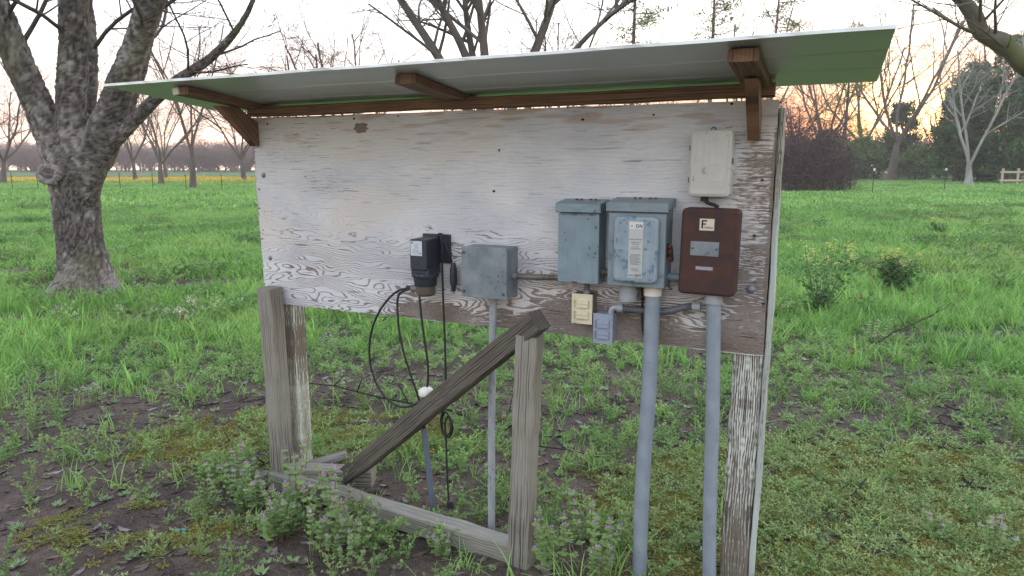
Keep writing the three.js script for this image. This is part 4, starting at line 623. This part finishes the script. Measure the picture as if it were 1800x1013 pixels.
// ---------- fences ----------
{
  const dark = std({ color: rgb(S(44, 50, 46)), roughness: 0.7, metalness: 0.2 }), white = std({ color: rgb(S(226, 226, 222)), roughness: 0.6 }), wire = std({ color: rgb(S(96, 92, 88)), roughness: 0.6, metalness: 0.3 });
  const tpost = (x, z, h, label, group, cap) => { const t = thing('fence_post', label, 'fence post', [x, gy(x, z), z], 0.3, group); const s = new THREE.Shape(); s.moveTo(-0.022, 0); s.lineTo(0.022, 0); s.lineTo(0.022, 0.006); s.lineTo(0.004, 0.006); s.lineTo(0.004, 0.035); s.lineTo(-0.004, 0.035); s.lineTo(-0.004, 0.006); s.lineTo(-0.022, 0.006); const g = new THREE.ExtrudeGeometry(s, { depth: h + 0.3, bevelEnabled: false }); g.rotateX(-Math.PI / 2); g.translate(0, -0.3, 0); mesh('post', g, dark, t); if (cap) mesh('white_cap', box(0.09, 0.16, 0.08, 0.02), white, t, [0, h - 0.04, -0.012]); return t; };
  const R = [[16.0, -44.5], [18.8, -44.1], [20.84, -39.8], [28.3, -45.1], [37, -48]];
  R.forEach(([x, z], i) => { if (i === 0 || i === 4) return; tpost(x, z, 1.5, ['', 'white-capped metal fence post in front of the bramble thicket', 'white-capped metal fence post between the thicket and the bare tree', 'white-capped metal fence post in front of the dark evergreens'][i], 'capped fence posts', true); });
  const run = (pts, hs, name, label) => { const g = new Geo(); for (const h of hs) { const c = []; for (let i = 0; i < pts.length - 1; i++) for (let k = 0; k < 6; k++) { const f = k / 6, x = lerp(pts[i][0], pts[i + 1][0], f), z = lerp(pts[i][1], pts[i + 1][1], f); c.push(V(x, h - 0.03 * Math.sin(f * Math.PI), z)); } g.tube(c, c.map(() => 0.004), 4, null, false); } tag(mesh(name, g.build(), wire, scene), label, 'wire'); };
  run(R, [0.25, 0.55, 0.85, 1.15, 1.4], 'fence_wire', 'thin fence wires strung between the white-capped metal posts');
  // woven mesh in front of the thicket
  { const g = new Geo(); for (let k = 0; k < 26; k++) { const f = k / 25, x = lerp(13.6, 19.5, f), z = -43.9 + 0.1 * f; g.tube([V(x, 0, z), V(x, 1.15, z)], [0.006, 0.006], 4, null, false); } for (let k = 0; k < 8; k++) g.tube([V(13.6, 0.08 + k * 0.15, -43.9), V(19.5, 0.08 + k * 0.15, -43.8)], [0.006, 0.006], 4, null, false); tag(mesh('wire_mesh', g.build(), wire, scene), 'woven wire mesh panel along the foot of the bramble thicket', 'fence'); }
  const L = [-40, -33.4, -31.7, -26.2, -24.0, -21.8, -19.4, -16, -12];
  L.forEach((x, i) => { if (i && i < 7) tpost(x, -46.1, 1.15, 'thin dark post of the wire fence along the orchard field', 'orchard fence posts', false); });
  run(L.map(x => [x, -46.1]), [0.35, 0.7, 1.0], 'fence_wire', 'thin wires of the orchard field fence on dark posts');
  // pale rail fence at the wood's edge
  const pale = std({ color: rgb(S(186, 168, 146)), roughness: 0.85 }), t = thing('rail_fence', 'pale wooden rail fence at the edge of the sunrise wood', 'fence', [41.5, 0, -58.5], 0.12);
  for (let k = 0; k < 7; k++) mesh('post', timberGeo(1.65, 0.14, 0.14, 0.01, k, 0.004), pale, t, [k * 1.45, -0.2, 0]); for (const y of [0.45, 1.15]) { const q = timberGeo(9.2, 0.16, 0.06, 0.008, y * 10, 0.004); q.rotateZ(-Math.PI / 2); mesh('rail', q, pale, t, [-0.3, y, 0.102]); }
}
// ---------- ground plants ----------
const plantM = new THREE.MeshPhysicalMaterial({ vertexColors: true, roughness: 0.9, side: THREE.DoubleSide, transmission: 0.35, thickness: 0 });
const litterM = std({ vertexColors: true, roughness: 0.9 });
const rv = (r) => V(r() - 0.5, r() - 0.5, r() - 0.5).normalize();
function diamond(g, c, dir, side, l, w, col, fold = 0.2) { const i = g.n, up = dir.clone().cross(side).multiplyScalar(w * fold), m = c.clone().addScaledVector(dir, l * 0.5); g.v(c.x, c.y, c.z, col); const a = m.clone().addScaledVector(side, w).add(up), b = m.clone().addScaledVector(side, -w).add(up), e = c.clone().addScaledVector(dir, l); g.v(a.x, a.y, a.z, col); g.v(e.x, e.y, e.z, col); g.v(b.x, b.y, b.z, col); g.i.push(i, i + 1, i + 2, i, i + 2, i + 3); }
function blade(g, r, base, az, h, lean, w, c0, c1) { let y = 0, x = 0; const d = V(Math.cos(az), 0, Math.sin(az)), s = V(-d.z, 0, d.x), n = 4, i0 = g.n; for (let k = 0; k <= n; k++) { const f = k / n, ww = w * (1 - 0.85 * f * f), col = mixc(c0, c1, f), p = base.clone().addScaledVector(d, lean * h * f * f).add(V(0, h * (f - 0.28 * lean * f * f), 0)); g.v(p.x + s.x * ww, p.y, p.z + s.z * ww, col); g.v(p.x - s.x * ww, p.y, p.z - s.z * ww, col); if (k) { const a = i0 + 2 * k; g.i.push(a - 2, a - 1, a, a, a - 1, a + 1); } } }
const WH = [1, 1, 1];
const tone = (r, a = 0.78, b = 1.12) => { const k = lerp(a, b, r()); return [k * (0.95 + 0.1 * r()), k, k * (0.85 + 0.25 * r())]; };
function tuft(seed, n, h, spread, w, lean = 0.6) { const g = new Geo(), r = rngOf(seed); for (let k = 0; k < n; k++) { const a = r() * 6.283, R = spread * Math.sqrt(r()), t = tone(r); blade(g, r, V(Math.cos(a) * R, -0.01, Math.sin(a) * R), r() * 6.283, h * (0.5 + 0.6 * r()), lean * (0.3 + r()), w * (0.7 + 0.6 * r()), [t[0] * 0.9, t[1] * 0.9, t[2] * 0.8], [t[0] * 1.1, t[1] * 1.05, t[2]]); } return g.build(); }
function feathery(seed, n, R, H, l, w) { const g = new Geo(), r = rngOf(seed); const stems = 9; for (let s = 0; s < stems; s++) { const a = s / stems * 6.283 + r(), out = R * (0.4 + 0.6 * r()), top = V(Math.cos(a) * out, H * (0.45 + 0.6 * r()), Math.sin(a) * out), c = curve([V(0, -0.005, 0), V(top.x * 0.35, top.y * 0.7, top.z * 0.35), top], 6); g.tube(c, c.map(() => 0.0011), 3, () => [0.9, 0.85, 0.7], false); for (let k = 0; k < n / stems; k++) { const q = c[1 + Math.floor(r() * 6)].clone(), d = rv(r); d.y = Math.abs(d.y) * 0.7 + 0.12; d.normalize(); const sd = rv(r).cross(d).normalize(); diamond(g, q, d, sd, l * (0.6 + 0.8 * r()), w * (0.7 + 0.6 * r()), tone(r)); } } return g.build(); }
function henbit(seed, n, H) { const g = new Geo(), r = rngOf(seed), gr = () => { const t = tone(r, 0.8, 1.1); return [0.21 * t[0], 0.34 * t[1], 0.085 * t[2]]; }, pur = () => mixc(S(168, 112, 178), S(206, 160, 208), r()); for (let s = 0; s < n; s++) { const a = r() * 6.283, out = 0.10 * r(), h = H * (0.55 + 0.55 * r()), c = curve([V(Math.cos(a) * 0.02, -0.01, Math.sin(a) * 0.02), V(Math.cos(a) * out, h * 0.5, Math.sin(a) * out), V(Math.cos(a) * out * 1.5, h, Math.sin(a) * out * 1.5)], 8); g.tube(c, c.map(() => 0.0017), 4, () => mixc(S(128, 118, 72), S(122, 92, 84), r()), false);
  for (const k of [3, 5, 6, 7, 8]) { const m = k >= 7 ? 6 : 5; for (let j = 0; j < m; j++) { const b = j / m * 6.283 + r(), d = V(Math.cos(b), 0.25 - 0.5 * r(), Math.sin(b)).normalize(); diamond(g, c[k], d, V(-d.z, 0.2, d.x).normalize(), 0.022 - (k > 6 ? 0.006 : 0), 0.0095, gr(), 0.35); } if (k >= 7) for (let j = 0; j < 4; j++) { const d = V(r() - 0.5, 0.5 + 0.6 * r(), r() - 0.5).normalize(); diamond(g, c[k].clone().add(V((r() - 0.5) * 0.014, 0.004, (r() - 0.5) * 0.014)), d, rv(r).cross(d).normalize(), 0.013, 0.0036, pur()); } } } return g.build(); }
function rosette(seed) { const g = new Geo(), r = rngOf(seed); for (let k = 0; k < 13; k++) { const b = k * 2.4 + r() * 0.5, d = V(Math.cos(b), 0.35 + 0.5 * r(), Math.sin(b)).normalize(); diamond(g, V(0, 0, 0), d, V(-d.z, 0, d.x).normalize(), 0.030 + 0.02 * r(), 0.008 + 0.004 * r(), tone(r), 0.3); } return g.build(); }
function litterLeaf(seed) { const g = new Geo(), r = rngOf(seed), L = 0.028, W = 0.011, cu = 0.5 + r(); for (let k = 0; k <= 4; k++) { const f = k / 4, w = W * Math.sin(Math.PI * (0.08 + 0.84 * f)), y = 0.004 + 0.012 * cu * Math.pow(f - 0.5, 2) * 4 * r(), t = 0.85 + 0.3 * r(); for (const s of [-1, 0, 1]) g.v((f - 0.5) * 2 * L, y + Math.abs(s) * 0.006 * cu * r(), s * w, [t, t, t]); if (k) for (const s of [0, 1]) { const a = 3 * (k - 1) + s; g.i.push(a, a + 1, a + 3, a + 3, a + 1, a + 4); } } return g.build(); }
const inWedge = (x, z) => Math.abs(x) < 0.80 * -z + 1.3;
const blocked = (x, z) => { const [u, n] = toUN(x, z); return (u > 0.07 && u < 0.18 && n > -0.12 && n < 0.13) || (u > 2.32 && u < 2.48 && n > -0.12 && n < 0) || (u > 1.49 && u < 1.64 && n > 0.15 && n < 0.27) || Math.hypot(x + 5.47, z + 8.62) < 0.42; };
function scatter(name, label, cat, geos, n, z0, z1, seed, accept, size, colf, mat = plantM, pow = 1) {
  const r = rngOf(seed), lists = geos.map(() => []); let tries = 0, got = 0;
  while (got < n && tries++ < n * 12) { const f = r(), z = -Math.sqrt(lerp(z0 * z0, z1 * z1, Math.pow(f, pow))), x = (r() * 2 - 1) * (0.80 * -z + 1.3); if (blocked(x, z)) continue; const k = cover(x, z), a = accept(k, x, z, r); if (r() > a) continue; lists[Math.floor(r() * geos.length)].push([x, z, k, r()]); got++; }
  const m = new THREE.Matrix4(), q = new THREE.Quaternion(), e = new THREE.Euler();
  geos.forEach((g, gi) => { const L = lists[gi]; if (!L.length) return; const im = new THREE.InstancedMesh(g, mat, L.length); im.name = numbered(name); im.castShadow = im.receiveShadow = true; const rr = rngOf(seed + 5 + gi); L.forEach(([x, z, k, f], i) => { const s = size(rr, k, x, z); e.set((rr() - 0.5) * 0.25, rr() * 6.283, (rr() - 0.5) * 0.25); q.setFromEuler(e); m.compose(V(x, gy(x, z) - 0.004, z), q, V(s, s * (0.8 + 0.4 * rr()), s)); im.setMatrixAt(i, m); im.setColorAt(i, rgb(colf(rr, k, x, z))); }); tag(im, label, cat, null, 'stuff'); scene.add(im); });
}
const GR = [S(120, 172, 72), S(148, 196, 98)], FE = [S(130, 176, 88), S(170, 206, 122)];
const gcol = (r, k, x, z) => { const t = clamp(0.5 + 0.8 * k.n + 0.5 * (r() - 0.5)), d = n3(x * 0.22, 5, z * 0.22) + 0.6 * n3(x * 0.7, 15, z * 0.7); return mixc(mixc(GR[0], GR[1], t), d > 0 ? S(156, 186, 104) : S(86, 138, 66), 0.55 * clamp(Math.abs(d))); };
const fcol = (r, k) => mixc(mixc(FE[0], FE[1], r()), S(120, 160, 80), 0.5 * clamp(0.4 + k.n));
// far and middle field
scatter('field_grass', 'bright green grass of the open field', 'grass', [tuft(1, 24, 0.15, 0.24, 0.008, 0.7), tuft(2, 24, 0.12, 0.26, 0.008, 0.9), tuft(10, 20, 0.19, 0.16, 0.008, 0.7)], 36000, 8, 26, 401, (k) => 1 - 0.93 * k.bare, (r) => 0.75 + 0.6 * r(), gcol, plantM, 0.75);
scatter('field_grass', 'bright green grass farther out on the field', 'grass', [tuft(3, 30, 0.15, 0.6, 0.022, 0.8)], 22000, 24, 75, 402, (k) => 1 - 0.7 * k.bare, (r) => 0.8 + 0.7 * r(), gcol, plantM, 0.9);
scatter('yellow_flower_strip', 'distant strip of yellow flowers across the orchard field', 'flowers', [tuft(4, 24, 0.3, 0.8, 0.04, 0.4)], 2000, 70, 88, 403, (k, x, z) => x < 0 ? 0.4 + 0.6 * sstep(-0.2, 0.2, n3(x * 0.03, 1, z * 0.25)) : 0, (r) => 0.8 + 0.6 * r(), (r) => mixc(S(190, 170, 50), S(226, 204, 70), r()), plantM);
scatter('field_weeds', 'darker leafy weed clumps breaking up the field grass', 'weeds', [feathery(17, 170, 0.24, 0.16, 0.03, 0.012), feathery(18, 150, 0.2, 0.22, 0.028, 0.01)], 3800, 6.5, 28, 420, (k, x, z) => clamp(1.6 * (n3(x * 0.35, 25, z * 0.35) + 0.4 * k.m) - 0.1) * (1 - 0.8 * k.bare), (r) => 0.6 + 0.8 * r(), (r) => mixc(S(92, 138, 70), S(150, 184, 104), r()), plantM, 0.8);
scatter('dry_grass', 'straw-coloured dead grass among the green', 'grass', [tuft(19, 10, 0.14, 0.12, 0.005, 1.1)], 2200, 5, 24, 421, (k, x, z) => clamp(0.3 + n3(x * 0.4, 35, z * 0.4)), (r) => 0.7 + 0.7 * r(), (r) => mixc(S(150, 138, 92), S(176, 166, 116), r()), plantM, 0.8);
// lush belt behind the board
scatter('tall_grass', 'fresh green grass tufts around the board', 'grass', [tuft(5, 14, 0.19, 0.06, 0.0038, 0.7), tuft(6, 18, 0.14, 0.08, 0.0036, 0.8), tuft(7, 9, 0.26, 0.04, 0.004, 0.6)], 8500, 4.8, 9.5, 404, (k, x, z) => (1 - k.bare) * clamp(0.9 * k.lush + 1.0 * k.n + 0.5 * k.m - 0.12), (r) => 0.6 + 0.6 * r(), gcol);
scatter('low_weeds', 'feathery low green weeds covering the soil', 'weeds', [feathery(11, 130, 0.085, 0.075, 0.011, 0.0042), feathery(12, 150, 0.10, 0.10, 0.010, 0.0038), feathery(13, 110, 0.07, 0.06, 0.012, 0.0045), feathery(16, 120, 0.06, 0.12, 0.012, 0.004)], 9500, 1.7, 9.5, 405, (k, x, z) => clamp(1.0 - k.bare * 1.08) * clamp(0.7 + 0.9 * k.m - 0.7 * k.moss), (r) => 0.55 + 0.75 * r() * r() + 0.1, fcol);
scatter('pale_weeds', 'small pale grey-green weeds on mossy soil', 'weeds', [feathery(14, 44, 0.045, 0.045, 0.010, 0.0034), feathery(15, 36, 0.05, 0.06, 0.009, 0.003)], 3200, 1.7, 6.5, 406, (k) => clamp(0.05 + 0.7 * k.moss + 0.3 * k.m - 0.1 * k.bare), (r) => 0.6 + 0.7 * r(), (r) => mixc(S(138, 168, 98), S(178, 198, 130), r()));
scatter('short_grass', 'short scattered grass blades near the posts', 'grass', [tuft(8, 7, 0.14, 0.03, 0.0028, 0.9), tuft(9, 9, 0.11, 0.04, 0.0026, 1.0)], 700, 1.7, 5.2, 407, (k, x, z) => (1 - 0.9 * k.bare) * (1 - 0.9 * k.moss) * clamp(0.25 + 1.2 * k.n), (r) => 0.6 + 0.8 * r(), gcol);
scatter('rosette_weeds', 'small broad-leaved rosettes on the bare soil', 'weeds', [rosette(21), rosette(22)], 700, 1.7, 6, 408, (k) => 0.25 + 0.5 * k.bare, (r) => 0.5 + 0.7 * r(), (r) => mixc(S(112, 140, 84), S(150, 172, 116), r()));
scatter('moss_cushions', 'yellow-green moss on the damp soil', 'moss', [feathery(31, 90, 0.035, 0.012, 0.006, 0.0024), feathery(32, 90, 0.05, 0.014, 0.006, 0.0026)], 12000, 1.7, 6, 409, (k) => clamp(1.5 * k.moss * sstep(-0.35, 0.2, k.m) - 0.05), (r) => 0.8 + 1.0 * r(), (r) => mixc(S(158, 150, 58), S(134, 140, 62), r()));
{ // flowering henbit in front of the ground timber and around the pipes
  const dens = (k, x, z) => { const [u, n] = toUN(x, z); return Math.max(1.15 - ell(u, n, 0.72, 0.44, 0.6, 0.24), 0.75 * (1.1 - ell(u, n, 1.85, 0.16, 0.32, 0.13)), 0.5 * (1.1 - ell(u, n, 0.05, 0.28, 0.4, 0.18)), 0.003); };
  scatter('flowering_henbit', 'purple-flowered weeds with crinkled whorled leaves around the timbers', 'weeds', [henbit(41, 7, 0.24), henbit(42, 6, 0.20), henbit(43, 8, 0.17)], 420, 1.8, 7.5, 410, dens, (r) => 0.75 + 0.55 * r(), () => WH);
  scatter('bushy_weeds', 'taller feathery weeds by the timbers', 'weeds', [feathery(44, 200, 0.10, 0.19, 0.014, 0.0045), feathery(45, 210, 0.12, 0.15, 0.013, 0.005)], 360, 1.8, 5, 411, (k, x, z) => { const [u, n] = toUN(x, z); return Math.max(1.1 - ell(u, n, 0.0, 0.18, 0.34, 0.24), 0.8 * (1.1 - ell(u, n, 1.5, -0.15, 0.55, 0.25)), 0.4 * (1.1 - ell(u, n, 0.7, 0.36, 0.6, 0.14)), 0.05); }, (r) => 0.7 + 0.6 * r(), (r, k) => mixc(S(110, 148, 76), S(146, 174, 98), r()));
}
scatter('leaf_litter', 'curled dead leaves scattered over the soil', 'leaves', [litterLeaf(51), litterLeaf(52), litterLeaf(53)], 11000, 1.7, 10.5, 412, (k) => 0.14 + 0.86 * k.bare, (r) => 0.55 + 0.9 * r(), (r) => { const f = r(); return f < 0.1 ? mixc(S(112, 102, 100), S(136, 126, 124), r()) : mixc(S(66, 54, 50), S(104, 86, 76), r()); }, litterM);
{ // crimson clover heads
  const g = new Geo(), r = rngOf(55); g.tube([V(0, 0, 0), V(0.01, 0.12, 0), V(0.0, 0.22, 0.01)], [0.0016, 0.0014, 0.0012], 4, () => S(110, 140, 70), false); for (let k = 0; k < 40; k++) { const a = r() * 6.283, y = 0.215 + 0.03 * r(), d = V(Math.cos(a), 0.8, Math.sin(a)).normalize(); diamond(g, V(Math.cos(a) * 0.004, y, Math.sin(a) * 0.004 + 0.01), d, rv(r).cross(d).normalize(), 0.011, 0.003, mixc(S(120, 34, 46), S(160, 50, 60), r())); }
  scatter('crimson_clover', 'dark red clover heads dotted through the grass', 'flowers', [g.build()], 80, 4.5, 11, 413, (k) => 0.3 + 0.7 * k.lush, (r) => 0.8 + 0.5 * r(), () => WH); }
{ // pale small flower drift
  const g = new Geo(), r = rngOf(56); for (let s = 0; s < 7; s++) { const a = r() * 6.283, q = V(Math.cos(a) * 0.05 * r(), 0.16 + 0.08 * r(), Math.sin(a) * 0.05 * r()); g.tube([V(0, 0, 0), q], [0.0012, 0.001], 3, () => S(120, 150, 84), false); for (let k = 0; k < 9; k++) { const d = rv(r); diamond(g, q.clone().addScaledVector(d, 0.008), d, rv(r).cross(d).normalize(), 0.008, 0.004, S(226, 224, 190)); } }
  scatter('pale_flower_drift', 'drift of tiny cream flowers in the grass near the big tree', 'flowers', [g.build()], 120, 6, 8, 414, (k, x, z) => Math.max(1.1 - ell(x, z, -3.5, -6.9, 0.55, 0.35), 0.0), (r) => 0.8 + 0.5 * r(), () => WH); }
// two yellow-flowered mustard plants on the right
function mustard(name, label, x, z, h, w, leafy, seed) {
  const t = thing(name, label, 'plant', [x, gy(x, z), z], 0, 'yellow-flowered plants'), r = rngOf(seed), st = new Geo(), lf = new Geo(), fl = new Geo();
  for (let s = 0; s < 26; s++) { const a = r() * 6.283, R = w * Math.sqrt(r()), H = h * (0.75 + 0.4 * r()), e = V(Math.cos(a) * R, H, Math.sin(a) * R), c = curve([V(0, -0.02, 0), V(e.x * 0.5, H * 0.45, e.z * 0.5), e], 10); st.tube(c, c.map((_, i) => lerp(0.006, 0.002, i / 10)), 4, () => S(98, 130, 62), false);
    for (let k = 0; k < leafy; k++) { const f = r(), q = c[Math.floor(1 + f * 8)].clone().add(rv(r).multiplyScalar(0.04)), d = rv(r); d.y *= 0.5; d.normalize(); diamond(lf, q, d, rv(r).cross(d).normalize(), (0.11 - 0.06 * f) * (0.4 + r()), (0.026 - 0.012 * f) * (0.5 + 0.8 * r()), mixc(S(52, 92, 40), S(88, 128, 56), r()), 0.25); }
    for (let k = 0; k < 9; k++) { const q = e.clone().add(V((r() - 0.5) * 0.08, (r() - 0.35) * 0.07, (r() - 0.5) * 0.08)); for (let j = 0; j < 4; j++) { const d = V(Math.cos(j * 1.57), 0.4, Math.sin(j * 1.57)).normalize(); diamond(fl, q, d, V(-d.z, 0, d.x).normalize(), 0.014, 0.006, S(232, 216, 110)); } } }
  mesh('stems', st.build(), plantM, t); mesh('leaves', lf.build(), plantM, t); mesh('blossom', fl.build(), plantM, t);
}
mustard('mustard_plant', 'bushy dark green plant topped with sparse yellow flowers', 5.07, -8.87, 0.50, 0.30, 64, 81);
mustard('mustard_plant', 'leggy plant with a haze of pale yellow flowers near the board edge', 3.45, -7.5, 0.72, 0.42, 16, 82);
mustard('mustard_plant', 'low clump of yellow flowers far out in the right field', 10.4, -16.6, 0.4, 0.5, 10, 83);
// fallen twigs
{
  const m = std({ color: rgb(S(52, 44, 42)), roughness: 0.9 }), twig = (x, z, a, L, r0, h, seed, label, group) => { const g = new Geo(), r = rngOf(seed), d = V(Math.cos(a), 0, Math.sin(a)), pts = []; for (let k = 0; k <= 8; k++) { const f = k / 8; pts.push(V(x, 0, z).addScaledVector(d, L * f).add(V((r() - 0.5) * 0.04, gy(x, z) + 0.008 + h * f + 0.02 * r(), (r() - 0.5) * 0.04))); } g.tube(pts, pts.map((_, k) => r0 * (1 - 0.75 * k / 8)), 6); for (const k of [3, 5, 6]) { const e = pts[k].clone().add(V((r() - 0.5) * 0.2, 0.03 + 0.1 * r() * (h > 0.1 ? 1.5 : 0.3), (r() - 0.5) * 0.2)), q = e.clone().add(V((r() - 0.5) * 0.1, 0.02, (r() - 0.5) * 0.1)); g.tube([pts[k], e, q], [r0 * 0.5, r0 * 0.35, r0 * 0.15], 5); } tag(mesh('dead_twig', g.build(), m, scene), label, 'twig', group); };
  twig(-0.28, -4.3, 2.75, 1.15, 0.010, 0.42, 1, 'forked dead branch rising from the weeds behind the hoses', 'dead twigs');
  twig(-0.1, -3.9, 0.4, 0.75, 0.008, 0.05, 2, 'dark twig lying behind the thin conduit', 'dead twigs'); twig(-0.3, -3.95, 5.6, 0.5, 0.007, 0.12, 3, 'dark branching twig under the coiled cord', 'dead twigs');
  twig(3.4, -6.2, 5.9, 1.0, 0.010, 0.30, 4, 'arched dead branch standing in the weeds right of the board', 'dead twigs'); twig(4.6, -5.9, 0.2, 0.9, 0.009, 0.18, 5, 'long dead branch leaning out of the grass beyond the arched one', 'dead twigs');
  const r = rngOf(90); for (let k = 0; k < 30; k++) { const left = r() < 0.5, x = left ? lerp(-3.2, -0.9, r()) : lerp(0.7, 3.2, r()), z = left ? -lerp(2.5, 5.4, r()) : -lerp(2.4, 5, r()); twig(x, z, r() * 6.28, 0.12 + 0.35 * r(), 0.004 + 0.004 * r(), 0.01, 100 + k, 'small dark dead twig lying on the soil', 'small twigs on the soil'); }
}
// bits of rubbish
{
  const g = new THREE.PlaneGeometry(0.055, 0.022, 10, 4), p = g.attributes.position; for (let i = 0; i < p.count; i++) { const x = p.getX(i), y = p.getY(i); p.setXYZ(i, x, y * (1 - 8 * Math.abs(x)) + 0.1 * x * x, 0.006 * n3(x * 60, y * 60, 2) + 2.2 * x * x); } g.rotateX(-Math.PI / 2); g.computeVertexNormals();
  const b = mesh('plastic_scrap', g, std({ color: rgb(S(40, 150, 196)), roughness: 0.4 }), scene, [-1.52, gy(-1.52, -2.89) + 0.012, -2.89]); tag(b, 'scrap of bright blue plastic lying on the bare soil', 'litter');
  const k = mesh('black_stub', pipeGeo([V(-0.02, 0, 0), V(0.018, 0.002, 0.004)], 0.009, 6, 10), blackRub, scene, [-1.13, gy(-1.13, -2.87) + 0.014, -2.87], [0, 1.1, 0.1]); tag(k, 'short stub of black hose lying on the soil', 'litter');
}
renderer.render(scene, camera);
